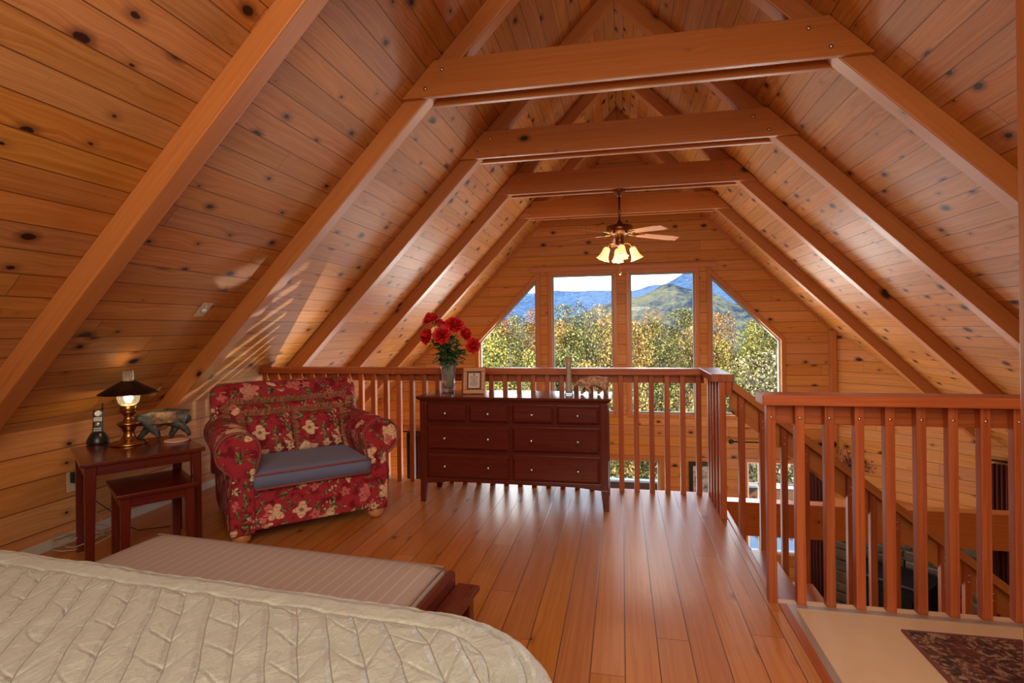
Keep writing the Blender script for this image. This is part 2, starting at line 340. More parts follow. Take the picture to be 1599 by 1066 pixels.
def tick():
    t = NT('mushroom_striped_ticking'); co = t.n('TexCoord').outputs['Object']
    sp = t.n('SeparateXYZ'); t.L(co, sp.inputs[0])
    st = t.math('FRACT', t.math('DIVIDE', sp.outputs[0], 0.042))
    line = t.math('LESS_THAN', t.math('ABSOLUTE', t.math('SUBTRACT', st, 0.5)), 0.055)
    n, _ = t.noise(co, 260.0, 2.0)
    col = t.mix(n, (0.33, 0.265, 0.255, 1), (0.41, 0.34, 0.33, 1))
    col = t.mix(t.math('MULTIPLY', line, 0.6), col, (0.56, 0.45, 0.40, 1))
    t.L(col, t.b.inputs['Base Color']); t.b.inputs['Roughness'].default_value = 0.85; t.bump(n, 0.25, 0.001)
    return t.m
M['ticking'] = tick()
def lino():
    t = NT('beige_vinyl'); co = t.n('TexCoord').outputs['Object']
    n, _ = t.noise(co, 3.5, 5.0, 0.6, 0.6); n2, _ = t.noise(co, 14.0, 4.0)
    t.L(t.mix(t.math('ADD', t.math('MULTIPLY', n, 0.6), t.math('MULTIPLY', n2, 0.4)), (0.60, 0.43, 0.28, 1), (0.74, 0.58, 0.40, 1)), t.b.inputs['Base Color'])
    t.b.inputs['Roughness'].default_value = 0.4; return t.m
M['lino'] = lino()
def rugm():
    t = NT('dark_persian_pile'); co = t.n('TexCoord').outputs['Object']
    v = t.n('TexVoronoi', feature='F1'); t.L(co, v.inputs['Vector']); v.inputs['Scale'].default_value = 9.0
    r = t.math('SINE', t.math('MULTIPLY', v.outputs['Distance'], 32.0))
    n, _ = t.noise(co, 28.0, 5.0, 0.7, 1.0); n2, _ = t.noise(co, 9.0, 3.0)
    f = t.math('ADD', t.math('MULTIPLY', n, 0.95), t.math('MULTIPLY', r, 0.035))
    col = t.ramp(f, [(0.30, (0.02, 0.015, 0.016)), (0.42, (0.06, 0.03, 0.025)), (0.50, (0.17, 0.045, 0.03)), (0.56, (0.35, 0.26, 0.17)), (0.66, (0.28, 0.20, 0.14))])
    col = t.mix(t.step(n2, 0.5, 0.7), col, (0.14, 0.03, 0.02, 1), 'MIX')
    t.L(col, t.b.inputs['Base Color']); t.b.inputs['Roughness'].default_value = 0.95; t.bump(n, 0.6, 0.006); return t.m
M['rug'] = rugm()
M['rug_border'] = cloth('rug_border', (0.13, 0.025, 0.02), (0.20, 0.05, 0.03), 150, 0.95)
def resin(name, a, b, sc):
    t = NT(name); co = t.n('TexCoord').outputs['Object']
    n, _ = t.noise(co, sc, 4.0, 0.65); t.L(t.ramp(n, [(0.36, a), (0.6, b)]), t.b.inputs['Base Color'])
    t.b.inputs['Roughness'].default_value = 0.5; t.bump(n, 0.6, 0.006); return t.m
M['carved'] = resin('carved_root_wood', (0.16, 0.06, 0.035), (0.62, 0.36, 0.24), 60)
M['slatebear'] = resin('slate_green_resin', (0.022, 0.024, 0.022), (0.085, 0.09, 0.08), 25)
M['scene'] = resin('painted_woodland_panel', (0.10, 0.055, 0.035), (0.40, 0.24, 0.10), 22)
M['swag'] = resin('dried_leaves', (0.05, 0.018, 0.012), (0.26, 0.11, 0.07), 40)
M['stone'] = resin('field_stone', (0.022, 0.019, 0.014), (0.085, 0.066, 0.046), 5)
M['photo'] = resin('grey_photo', (0.03, 0.03, 0.035), (0.55, 0.56, 0.58), 9)

# ---------------------------------------------------------------- mesh helpers
class MB:
    """collects faces in one mesh"""
    def __init__(s): s.v = []; s.f = []; s.smooth = []
    def add(s, verts, faces, smooth=False):
        b = len(s.v); s.v += [tuple(x) for x in verts]
        for f in faces: s.f.append(tuple(b + i for i in f)); s.smooth.append(smooth)
        return s
    def box(s, x0, x1, y0, y1, z0, z1):
        V = [(x, y, z) for z in (z0, z1) for y in (y0, y1) for x in (x0, x1)]
        return s.add(V, [(0, 2, 3, 1), (4, 5, 7, 6), (0, 1, 5, 4), (2, 6, 7, 3), (0, 4, 6, 2), (1, 3, 7, 5)])
    def hexa(s, a, b):
        """a, b: two quads of 4 points (matching order)"""
        return s.add(list(a) + list(b), [(3, 2, 1, 0), (4, 5, 6, 7), (0, 1, 5, 4), (1, 2, 6, 5), (2, 3, 7, 6), (3, 0, 4, 7)])
    def prism(s, pts, axis, a, b, smooth=False):
        """pts: 2D outline ; axis 'x','y','z' extrusion from a to b"""
        def P(p, h): return {'x': (h, p[0], p[1]), 'y': (p[0], h, p[1]), 'z': (p[0], p[1], h)}[axis]
        n = len(pts); V = [P(p, a) for p in pts] + [P(p, b) for p in pts]
        base = len(s.v); s.v += V
        s.f.append(tuple(base + i for i in range(n))); s.smooth.append(False)
        s.f.append(tuple(base + n + i for i in reversed(range(n)))); s.smooth.append(False)
        for i in range(n):
            j = (i + 1) % n; s.f.append((base + j, base + i, base + n + i, base + n + j)); s.smooth.append(smooth)
        return s
    def lathe(s, prof, n=24, c=(0, 0, 0), cap=True, rmod=None):
        b = len(s.v)
        for r, z in prof:
            for k in range(n):
                a = 2 * PI * k / n; rr = r * (rmod(a, z) if rmod else 1)
                s.v.append((c[0] + rr * math.cos(a), c[1] + rr * math.sin(a), c[2] + z))
        for i in range(len(prof) - 1):
            for k in range(n):
                j = (k + 1) % n
                s.f.append((b + i * n + k, b + i * n + j, b + (i + 1) * n + j, b + (i + 1) * n + k)); s.smooth.append(True)
        if cap:
            s.f.append(tuple(b + k for k in reversed(range(n)))); s.smooth.append(False)
            e = b + (len(prof) - 1) * n; s.f.append(tuple(e + k for k in range(n))); s.smooth.append(False)
        return s
    def tube(s, pts, r, n=8, cap=True):
        pts = [Vector(p) for p in pts]; b = len(s.v); m = len(pts)
        rs = r if isinstance(r, (list, tuple)) else [r] * m
        ref = None
        for i, p in enumerate(pts):
            t = (pts[min(i + 1, m - 1)] - pts[max(i - 1, 0)]).normalized()
            if ref is None or abs(ref.dot(t)) > 0.98: ref = Vector((0, 0, 1)) if abs(t.z) < 0.9 else Vector((1, 0, 0))
            x = ref.cross(t).normalized(); y = t.cross(x); ref = y.copy() if abs(t.z) >= 0.0 else ref
            for k in range(n):
                a = 2 * PI * k / n; s.v.append(tuple(p + (x * math.cos(a) + y * math.sin(a)) * rs[i]))
        for i in range(m - 1):
            for k in range(n):
                j = (k + 1) % n; s.f.append((b + i * n + k, b + i * n + j, b + (i + 1) * n + j, b + (i + 1) * n + k)); s.smooth.append(True)
        if cap:
            s.f.append(tuple(b + k for k in reversed(range(n)))); s.smooth.append(False)
            s.f.append(tuple(b + (m - 1) * n + k for k in range(n))); s.smooth.append(False)
        return s
    def grid(s, fn, nu, nv, smooth=True, wrap=False):
        b = len(s.v)
        for j in range(nv + 1):
            for i in range(nu + 1): s.v.append(tuple(fn(i / nu, j / nv)))
        for j in range(nv):
            for i in range(nu):
                a = b + j * (nu + 1) + i; s.f.append((a, a + 1, a + nu + 2, a + nu + 1)); s.smooth.append(smooth)
        return s
    def ball(s, c, r, n=10, m=7):
        rr = r if isinstance(r, (tuple, list)) else (r, r, r)
        prof = [(math.sin(PI * k / m), -math.cos(PI * k / m)) for k in range(m + 1)]
        b = len(s.v)
        for q, z in prof:
            for k in range(n):
                a = 2 * PI * k / n; s.v.append((c[0] + rr[0] * q * math.cos(a), c[1] + rr[1] * q * math.sin(a), c[2] + rr[2] * z))
        for i in range(m):
            for k in range(n):
                j = (k + 1) % n; s.f.append((b + i * n + k, b + i * n + j, b + (i + 1) * n + j, b + (i + 1) * n + k)); s.smooth.append(True)
        return s
    def xform(s, mat, start=0):
        for i in range(start, len(s.v)): s.v[i] = tuple(mat @ Vector(s.v[i]))
        return s
    def mesh(s, name, mat, grain=(1, 0, 0), uvoff=None):
        me = bpy.data.meshes.new(name); me.from_pydata(s.v, [], s.f)
        me.polygons.foreach_set('use_smooth', s.smooth)
        uv = me.uv_layers.new(name='UVMap'); g0 = Vector(grain).normalized()
        ox, oy = uvoff if uvoff is not None else (random.uniform(0, 20), random.uniform(0, 20))
        for p in me.polygons:
            n = p.normal; g = g0
            if abs(n.dot(g)) > 0.9: g = Vector((0, 0, 1)) if abs(n.z) < 0.7 else Vector((0, 1, 0)) if abs(n.y) < 0.7 else Vector((1, 0, 0))
            g = (g - n * g.dot(n)).normalized(); h = n.cross(g)
            if max(h, key=abs) < 0: h = -h
            for li in p.loop_indices:
                co = me.vertices[me.loops[li].vertex_index].co
                uv.data[li].uv = (co.dot(g) + ox, co.dot(h) + oy)
        if mat is not None: me.materials.append(mat)
        me.update(); return me
    def obj(s, name, mat, parent=None, grain=(1, 0, 0), uvoff=None, bevel=0.0, seg=2, subsurf=0):
        o = bpy.data.objects.new(name, s.mesh(name, mat, grain, uvoff)); COL.objects.link(o)
        if parent is not None: o.parent = parent
        if bevel > 0:
            b = o.modifiers.new('bevel', 'BEVEL'); b.width = bevel; b.segments = seg; b.limit_method = 'ANGLE'; b.angle_limit = math.radians(40); b.harden_normals = False
        if subsurf:
            b = o.modifiers.new('subsurf', 'SUBSURF'); b.levels = subsurf; b.render_levels = subsurf
        return o
def tag(o, label, cat, group=None):
    o['label'] = label; o['category'] = cat
    if group: o['group'] = group
    return o
def thing(name, label, cat, loc=(0, 0, 0), rz=0.0, group=None):
    o = bpy.data.objects.new(name, None); COL.objects.link(o); o.empty_display_size = 0.1
    o.location = loc; o.rotation_euler = (0, 0, rz)
    return tag(o, label, cat, group)
def struct(o): o['kind'] = 'structure'; return o
def dup_tree(o, parent=None):
    c = o.copy(); COL.objects.link(c)
    if parent is not None: c.parent = parent
    for ch in list(o.children): dup_tree(ch, c)
    return c
def bxo(name, x0, x1, y0, y1, z0, z1, mat, parent=None, grain=None, bevel=0.004, uvoff=None):
    dx, dy, dz = x1 - x0, y1 - y0, z1 - z0
    if grain is None: grain = (1, 0, 0) if dx >= dy and dx >= dz else (0, 1, 0) if dy >= dz else (0, 0, 1)
    return MB().box(x0, x1, y0, y1, z0, z1).obj(name, mat, parent, grain, uvoff, bevel)

# ---------------------------------------------------------------- the house
XC = -0.027; ZR = 4.08; T = 1.045; TR = 1.0
YG = 8.2; YE = 4.25; YB = -2.2; XK = 3.25; XO = 4.3; ZL = -2.6
def roof(x): return ZR - (T if x < XC else TR) * abs(x - XC)
def quad(name, pts, mat, grain, thick=None, uvoff=(0, 0), flip=-1):
    """slab: pts polygon, thickened away along its normal"""
    m = MB(); n = len(pts); P = [Vector(p) for p in pts]
    m.add(P, [tuple(range(n))]); o_ = m
    if thick:
        nn = (P[1] - P[0]).cross(P[2] - P[0]).normalized() * thick * flip
        m.add([p + nn for p in P], [tuple(reversed(range(n)))])
        for i in range(n):
            j = (i + 1) % n; m.f.append((j, i, n + i, n + j)); m.smooth.append(False)
    return struct(m.obj(name, mat, None, grain, uvoff))
# roof slopes (inner face first)
quad('ceiling_left', [(XC, YB, ZR), (XC, 8.9, ZR), (-XO, 8.9, roof(-XO)), (-XO, YE, roof(-XO)), (-XK, YE, roof(-XK)), (-XK, YB, roof(-XK))], M['ceil'], (0, 1, 0), 0.12, (0, 0), 1)
quad('ceiling_right', [(XC, YB, ZR), (XO, YB, roof(XO)), (XO, 8.9, roof(XO)), (XC, 8.9, ZR)], M['ceil'], (0, 1, 0), 0.12, (0, 0), 1)
# loft floor with the stair opening on the right
XS = 0.68
quad('floor', [(-XK, YB, 0), (XS, YB, 0), (XS, 4.25, 0), (-XK, 4.25, 0)], M['floor'], (0, 1, 0), 0.25, (0, 0.0))
quad('floor_landing', [(XS, YB, 0), (3.2, YB, 0), (3.2, 2.65, 0), (XS, 2.65, 0)], M['lino'], (0, 1, 0), 0.25)
quad('floor_lower', [(-4.4, -2.2, ZL), (4.6, -2.2, ZL), (4.6, 8.6, ZL), (-4.4, 8.6, ZL)], M['floor'], (1, 0, 0), 0.2)
quad('wall_left', [(-XK, YB, 0), (-XK, 4.25, 0), (-XK, 4.25, roof(-XK)), (-XK, YB, roof(-XK))], M['wall'], (0, 1, 0), 0.1, (0, 0.03))
quad('wall_left_lower', [(-XO, 4.25, ZL), (-XO, YG, ZL), (-XO, YG, roof(-XO)), (-XO, 4.25, roof(-XO))], M['wall'], (0, 1, 0), 0.1)
quad('wall_left_return', [(-XO, 4.25, ZL), (-XO, 4.25, roof(-XO)), (-XK, 4.25, roof(-XK)), (-XK, 4.25, ZL)], M['wall'], (1, 0, 0), 0.1)
quad('wall_back', [(-XO, YB, ZL), (XO, YB, ZL), (XO, YB, roof(XO)), (XC, YB, ZR), (-XO, YB, roof(-XO))], M['wall'], (1, 0, 0), 0.1, (0, 0), 1)
XT = 2.87; AD = Vector((0.743, -0.669, 0))
AE = Vector((XT, YG, 0)) + AD * ((XO - XT) / AD.x)
quad('wall_right', [(XO, AE.y, ZL), (XO, YB, ZL), (XO, YB, roof(XO)), (XO, AE.y, roof(XO))], M['wall'], (0, 1, 0), 0.1)
quad('wall_front_right', [(XT, YG, ZL), (AE.x, AE.y, ZL), (AE.x, AE.y, roof(AE.x)), (XT, YG, roof(XT))], M['wall'], (1, 0, 0), 0.1)
bxo('wall_under_loft', -XK, XS, 4.2, 4.25, ZL, -0.25, M['wall'], None, (1, 0, 0), 0)['kind'] = 'structure'

# gable wall with openings: strips between x breakpoints
WX = [(-1.035, -0.113), (0.130, 1.057)]           # two tall panes
WT, WBm = 2.045, -0.04
TRI_L = [(-2.19, WBm), (-1.275, WBm), (-1.275, 1.98), (-2.19, 1.035)]
TRI_R = [(1.275, WBm), (2.205, WBm), (2.205, 1.035), (1.275, 1.98)]
LOW = [(-0.66, 0.53, -2.05, -0.73), (1.74, 2.40, -1.99, -0.70), (-3.18, -1.6, -2.0, -0.75)]
def gable():
    m = MB(); th = 0.16
    polys = []
    xs = sorted(set([-XO, -3.18, -2.19, -1.6, -1.275, -1.035, -0.66, -0.113, XC, 0.130, 0.53, 1.057, 1.275, 1.74, 2.205, 2.40, XT]))
    for a, b in zip(xs[:-1], xs[1:]):
        mid = (a + b) / 2
        holes = []
        for (p, q) in WX:
            if p <= mid <= q: holes.append(((WBm, WBm), (WT, WT)))
        for tri, s in ((TRI_L, 1), (TRI_R, -1)):
            if tri[0][0] <= mid <= tri[1][0]:
                f = lambda x: tri[3][1] + (x - tri[3][0]) * (tri[2][1] - tri[3][1]) / (tri[2][0] - tri[3][0])
                holes.append(((WBm, WBm), (f(a), f(b))))
        for (p, q, z0, z1) in LOW:
            if p <= mid <= q: holes.append(((z0, z0), (z1, z1)))
        holes.sort(key=lambda h: h[0][0])
        lo = (ZL, ZL)
        for h in holes: polys.append((a, b, lo, h[0])); lo = h[1]
        polys.append((a, b, lo, (roof(a), roof(b))))
    for a, b, l, h in polys:
        m.hexa([(a, YG, l[0]), (b, YG, l[1]), (b, YG, h[1]), (a, YG, h[0])], [(a, YG + th, l[0]), (b, YG + th, l[1]), (b, YG + th, h[1]), (a, YG + th, h[0])])
    # drop the inner duplicate faces between strips
    m2 = MB(); m2.v = m.v
    for f in m.f:
        cs = [Vector(m.v[i]) for i in f]
        if max(c.x for c in cs) - min(c.x for c in cs) < 1e-6: 
            continue
        m2.f.append(f); m2.smooth.append(False)
    # window reveals
    for (p, q) in WX:
        for x in (p, q): m2.add([(x, YG, WBm), (x, YG + th, WBm), (x, YG + th, WT), (x, YG, WT)], [(0, 1, 2, 3)])
    for tri in (TRI_L, TRI_R):
        for (i, j) in ((1, 2), (3, 0)):
            a, b = tri[i], tri[j]; m2.add([(a[0], YG, a[1]), (a[0], YG + th, a[1]), (b[0], YG + th, b[1]), (b[0], YG, b[1])], [(0, 1, 2, 3)])
    for (p, q, z0, z1) in LOW:
        for x in (p, q): m2.add([(x, YG, z0), (x, YG + th, z0), (x, YG + th, z1), (x, YG, z1)], [(0, 1, 2, 3)])
    return struct(m2.obj('wall_front', M['wall'], None, (1, 0, 0), (3.0, 0.06)))
gable()

def window(n, pts, fw_=0.026, trimw=0.055, muntins=None, trim_sides=None):
    """frame, pane and wooden casing following an outline (x, z) in the gable"""
    root = struct(bpy.data.objects.new('window_%d' % n, None)); COL.objects.link(root)
    root.location = (0, 0, 0)
    k = len(pts)
    def inset(d):
        out = []
        for i in range(k):
            p0, p1, p2 = [Vector(pts[j % k]) for j in (i - 1, i, i + 1)]
            e1 = (p1 - p0).normalized(); e2 = (p2 - p1).normalized()
            n1 = Vector((-e1.y, e1.x)); n2 = Vector((-e2.y, e2.x))
            bis = (n1 + n2); out.append(p1 + bis * (d / (1 + n1.dot(n2))))
        return out
    A, B = inset(0.0), inset(fw_)
    fm = MB()
    for i in range(k):
        j = (i + 1) % k
        fm.hexa([(A[i].x, YG + 0.03, A[i].y), (A[j].x, YG + 0.03, A[j].y), (B[j].x, YG + 0.03, B[j].y), (B[i].x, YG + 0.03, B[i].y)],
                [(A[i].x, YG + 0.1, A[i].y), (A[j].x, YG + 0.1, A[j].y), (B[j].x, YG + 0.1, B[j].y), (B[i].x, YG + 0.1, B[i].y)])
    if muntins:
        x0, x1 = min(p[0] for p in pts), max(p[0] for p in pts); z0, z1 = min(p[1] for p in pts), max(p[1] for p in pts)
        for q in range(1, muntins[0]): x = x0 + (x1 - x0) * q / muntins[0]; fm.box(x - 0.012, x + 0.012, YG + 0.055, YG + 0.075, z0, z1)
        for q in range(1, muntins[1]): z = z0 + (z1 - z0) * q / muntins[1]; fm.box(x0, x1, YG + 0.055, YG + 0.075, z - 0.012, z + 0.012)
    fm.obj('window_frame', M['white'] if muntins else M['frame'], root, (1, 0, 0))
    gm = MB(); gm.add([(b.x, YG + 0.065, b.y) for b in B], [tuple(range(k))]); gm.obj('pane', M['glass'], root)
    C = inset(-trimw); tm = MB()
    for i in range(k):
        j = (i + 1) % k
        tm.hexa([(A[i].x, YG - 0.02, A[i].y), (A[j].x, YG - 0.02, A[j].y), (C[j].x, YG - 0.02, C[j].y), (C[i].x, YG - 0.02, C[i].y)],
                [(A[i].x, YG + 0.005, A[i].y), (A[j].x, YG + 0.005, A[j].y), (C[j].x, YG + 0.005, C[j].y), (C[i].x, YG + 0.005, C[i].y)])
    tm.obj('window_casing', M['trim'], root, (0, 0, 1), None, 0.003)
    return root
for i, (p, q) in enumerate(WX): window(2 + i, [(p, WBm), (q, WBm), (q, WT), (p, WT)])
window(1, TRI_L); window(4, TRI_R)
for i, (p, q, z0, z1) in enumerate(LOW): window(5 + i, [(p, z0), (q, z0), (q, z1), (p, z1)], muntins=(4, 4) if i == 1 else None)
# header board above the tall windows, corner trims, roof-to-wall trims
struct(bxo('trim_1', -1.36, 1.36, YG - 0.025, YG, WT + 0.055, WT + 0.12, M['trim']))
struct(bxo('trim_2', XT - 0.05, XT + 0.03, YG - 0.06, YG - 0.0, -2.6, roof(XT) - 0.02, M['trim']))
for i, (x0, x1) in enumerate(((XC, -XO), (XC, XT))):
    m = MB(); z0, z1 = roof(x0), roof(x1)
    m.hexa([(x0, YG - 0.02, z0), (x1, YG - 0.02, z1), (x1, YG - 0.02, z1 - 0.05), (x0, YG - 0.02, z0 - 0.05)], [(x0, YG, z0), (x1, YG, z1), (x1, YG, z1 - 0.05), (x0, YG, z0 - 0.05)])
    struct(m.obj('trim_%d' % (3 + i), M['trim'], None, (1, 0, -1)))
struct(bxo('trim_5', 1.209, 1.30, 1.86, 1.95, 0, roof(1.26) - 0.02, M['trim'], None, (0, 0, 1)))
struct(bxo('baseboard_left', -XK, -XK + 0.012, YB, 4.2, 0.0, 0.06, M['paint_grey'], None, (0, 1, 0)))
struct(bxo('trim_6', XS - 0.02, XS + 0.012, 2.66, 4.25, -0.05, 0.004, M['rail'], None, (0, 1, 0)))
struct(bxo('trim_7', XS - 0.005, XS + 0.03, 1.0, 2.6, -0.002, 0.006, M['rail'], None, (0, 1, 0), 0.001))
struct(bxo('trim_8', 0.705, 0.74, 1.0, 2.6, 0.0, 0.005, M['alu'], None, (0, 1, 0), 0.001))
struct(bxo('trim_9', 0.74, 2.2, 2.565, 2.6, 0.0, 0.005, M['alu'], None, (1, 0, 0), 0.001))

# rafters and collar ties
YT = [1.98, 3.2, 4.45, 5.75, 7.05]
ORD = ['nearest the camera', 'second from the camera', 'third from the camera', 'fourth from the camera', 'fifth from the camera, nearest the window wall']
for k, yt in enumerate(YT):
    y0, y1 = yt + 0.04, yt + 0.145
    for s, side in ((-1, 'left'), (1, 'right')):
        xe = (XK if (s < 0 and yt < YE) else XO)
        m = MB(); dz = 0.17
        xa, xb = XC, s * xe
        a = [(xa, y0, ZR), (xb, y0, roof(xb)), (xb, y0, roof(xb) - dz), (xa, y0, ZR - dz)]
        b = [(p[0], y1, p[2]) for p in a]
        m.hexa(a, b)
        o = m.obj('rafter', M['rafter'], None, (1, 0, -(T if s < 0 else TR) * s), None, 0.006)
        tag(o, 'brown stained rafter under the %s roof slope, %s' % (side, ORD[k]), 'rafter', 'rafters of the %s roof slope' % side)
    if True:
        z0, z1 = 2.70, 2.925
        h0 = (ZR - z0) / T - 0.005; h1 = (ZR - z1) / T - 0.005; g0 = (ZR - z0) / TR - 0.005; g1 = (ZR - z1) / TR - 0.005
        root = thing('collar_tie', 'horizontal double-board collar tie spanning the roof, %s' % ORD[k] if k else 'horizontal double-board collar tie above the camera', 'beam', (XC, yt, z0), 0, 'collar ties across the roof')
        for (ya, yb) in ((0.0, 0.04), (0.145, 0.185)):
            MB().prism([(-h0, 0), (g0, 0), (g1, z1 - z0), (-h1, z1 - z0)], 'y', ya, yb).obj('tie_board', M['beam'], root, (1, 0, 0), None, 0.005)
        for s in (-1, 1):
            for (dx, dzz) in ((h0 - 0.16, 0.05), (h0 - 0.27, 0.16)):
                m = MB().lathe([(0.013, 0), (0.013, 0.004), (0.008, 0.010), (0.002, 0.012)], 10)
                m.xform(Matrix.Translation((s * dx, 0, dzz)) @ Matrix.Rotation(PI / 2, 4, 'X')); m.obj('bolt', M['steel'], root)

# ---------------------------------------------------------------- railings
def baluster(root, x0, x1, y0, y1, z0, z1, screw=None):
    b = bxo('baluster', x0, x1, y0, y1, z0, z1, M['rail'], root, (0, 0, 1), 0.003)
    if screw:
        for z in screw:
            m = MB().lathe([(0.007, 0), (0.006, 0.003), (0.001, 0.004)], 8)
            m.xform(Matrix.Translation(((x0 + x1) / 2, y0, z)) @ Matrix.Rotation(PI / 2, 4, 'X')); m.obj('screw', M['steel'], b)
# far railing behind the dresser with its short return to the stairs
r = thing('railing', 'cedar loft railing behind the dresser and armchair, facing the windows', 'railing', (0, 0, 0))
bxo('cap_rail', -3.1, 0.60, 4.135, 4.255, 0.885, 0.935, M['rail'], r)
bxo('apron_board', -3.1, 0.60, 4.215, 4.25, 0.822, 0.885, M['rail'], r)
x = 0.535
while x > -3.15:
    baluster(r, x, x + 0.038, 4.175, 4.215, 0.0, 0.886); x -= 0.1125
bxo('cap_rail', 0.565, 0.70, 3.66, 4.255, 0.887, 0.937, M['rail'], r, (0, 1, 0))
bxo('apron_board', 0.655, 0.69, 3.66, 4.20, 0.80, 0.887, M['rail'], r, (0, 1, 0))
for y in (3.67, 3.79, 3.91, 4.03, 4.14): baluster(r, 0.615, 0.655, y, y + 0.04, 0.0, 0.888)
# near railing on the stair edge
r = thing('railing', 'near cedar railing at the right, standing above the stair opening', 'railing', (0, 0, 0))
bxo('cap_rail', 0.61, 2.5, 2.555, 2.695, 0.895, 0.94, M['rail'], r)
bxo('apron_board', 0.655, 2.5, 2.645, 2.68, 0.80, 0.895, M['rail'], r)
for k in range(15):
    x = 0.637 + k * 0.1195; baluster(r, x, x + 0.038, 2.605, 2.645, 0.0, 0.896, (0.835,))
# sloping stair railing
r = thing('stair_railing', 'sloping cedar handrail with balusters descending the stairs', 'railing', (0.70, 3.72, 0))
sl = -0.785; L = 3.0
def slope_bar(z0, z1, y0, y1, x0=0.0, x1=L):
    return MB().hexa([(x0, y0, z0 + sl * x0), (x1, y0, z0 + sl * x1), (x1, y1, z0 + sl * x1), (x0, y1, z0 + sl * x0)],
                     [(x0, y0, z1 + sl * x0), (x1, y0, z1 + sl * x1), (x1, y1, z1 + sl * x1), (x0, y1, z1 + sl * x0)])
slope_bar(0.835, 0.895, -0.02, 0.10).obj('cap_rail', M['beam'], r, (1, 0, sl), None, 0.004)
slope_bar(0.68, 0.835, 0.06, 0.095).obj('apron_board', M['beam'], r, (1, 0, sl), None, 0.003)
for k in range(22):
    x = 0.045 + k * 0.128
    m = MB(); a, b = x, x + 0.038
    m.hexa([(a, 0.02, -0.30 + sl * a), (b, 0.02, -0.30 + sl * b), (b, 0.06, -0.30 + sl * b), (a, 0.06, -0.30 + sl * a)],
           [(a, 0.02, 0.836 + sl * a), (b, 0.02, 0.836 + sl * b), (b, 0.06, 0.836 + sl * b), (a, 0.06, 0.836 + sl * a)])
    b_ = m.obj('baluster', M['rail'], r, (0, 0, 1), None, 0.003)
    for dz in (0.76, 0.72):
        q = MB().lathe([(0.006, 0), (0.005, 0.003), (0.001, 0.004)], 8); q.xform(Matrix.Translation(((a + b) / 2, 0.02, dz + sl * x)) @ Matrix.Rotation(PI / 2, 4, 'X')); q.obj('screw', M['steel'], b_)
# stairs
st = thing('staircase', 'open wooden stairs descending to the right behind the near railing', 'stairs', (XS, 2.68, 0))
for k in range(1, 13):
    bxo('tread', 0.242 * k - 0.27, 0.242 * k, 0.02, 1.02, -0.19 * k - 0.04, -0.19 * k, M['rail'], st, (0, 1, 0), 0.006)
for y in (-0.02, 1.025):
    m = MB(); x1 = 3.0
    m.hexa([(0, y, -0.10), (x1, y, -0.10 + sl * x1), (x1, y, -0.42 + sl * x1), (0, y, -0.42)], [(0, y + 0.035, -0.10), (x1, y + 0.035, -0.10 + sl * x1), (x1, y + 0.035, -0.42 + sl * x1), (0, y + 0.035, -0.42)])
    m.obj('stringer', M['rail'], st, (1, 0, sl), None, 0.003)
# heavy beam beyond the stairs
tag(bxo('header_beam', 0.85, XO, 5.5, 5.64, -0.765, -0.445, M['beam']), 'wide horizontal wooden beam beyond the stair railing, in front of the gridded window', 'beam')

# ---------------------------------------------------------------- great room below
def curtain(name, label, loc, width, z0, z1, mats, dirv=(1, 0, 0), folds=7):
    d = Vector(dirv).normalized(); nrm = Vector((d.y, -d.x, 0))
    m = MB()
    def fn(u, v):
        w = width * u; off = 0.028 * math.sin(u * folds * 2 * PI) * (0.6 + 0.4 * v) + 0.008 * math.sin(u * 31 + v * 3)
        p = Vector(loc) + d * w + nrm * (0.05 + off); return (p.x, p.y, z1 + (z0 - z1) * v)
    m.grid(fn, folds * 8, 8)
    o = m.obj(name, mats); s_ = o.modifiers.new('thick', 'SOLIDIFY'); s_.thickness = 0.004
    return tag(o, label, 'curtain')
def rod(label, p0, p1):
    p0, p1 = Vector(p0), Vector(p1); root = thing('curtain_rod', label, 'curtain rod', p0)
    d = p1 - p0; MB().tube([(0, 0, 0), d], 0.011, 10).obj('pole', M['dark_metal'], root)
    for q, s in ((Vector((0, 0, 0)), -1), (d, 1)):
        m = MB(); c = q + d.normalized() * s * 0.04; m.ball(c, 0.036, 12, 8); m.tube([q, c], 0.016, 8); m.obj('finial', M['dark_metal'], root)
    for q in (d * 0.08, d * 0.92):
        nr = Vector((-d.y, d.x, 0)).normalized(); m = MB().tube([q, q + nr * 0.075], 0.01, 8); m.obj('bracket', M['dark_metal'], root)
rod('dark curtain rod with ball finial above the gridded window at the right', (1.55, YG - 0.08, -0.40), (2.80, YG - 0.08, -0.40))
rod('dark curtain rod with ball finial seen left of the dresser', (-3.46, YG - 0.08, -0.385), (-1.5, YG - 0.08, -0.385))
curtain('curtain', 'dark red curtain gathered beside the gridded window behind the near railing', (2.47, YG - 0.03, 0), 0.30, -2.5, -0.41, M['red_fabric'])
curtain('curtain', 'narrow black curtain hanging left of the dresser, behind the far railing', (-3.38, YG - 0.03, 0), 0.17, -2.5, -0.40, M['black_fabric'], folds=4)
curtain('curtain', 'dark red curtain beside the narrow black one, left of the dresser', (-3.19, YG - 0.03, 0), 0.12, -2.5, -0.40, M['red_fabric'], folds=3)
a0 = Vector((XT, YG, 0)) + AD * 1.58; a1 = Vector((XT, YG, 0)) + AD * 1.88
nA = Vector((AD.y, -AD.x, 0))
nA = nA if nA.y < 0 else -nA
rp = a0 + nA * 0.08; rq = a1 + nA * 0.08
root = thing('curtain_rod', 'short dark curtain rod at the far right, on the angled wall', 'curtain rod', (rp.x, rp.y, -0.30))
MB().tube([(0, 0, 0), rq - rp], 0.012, 8).obj('pole', M['dark_metal'], root)
MB().ball((0, 0, 0), 0.035, 12, 8).obj('finial', M['dark_metal'], root)
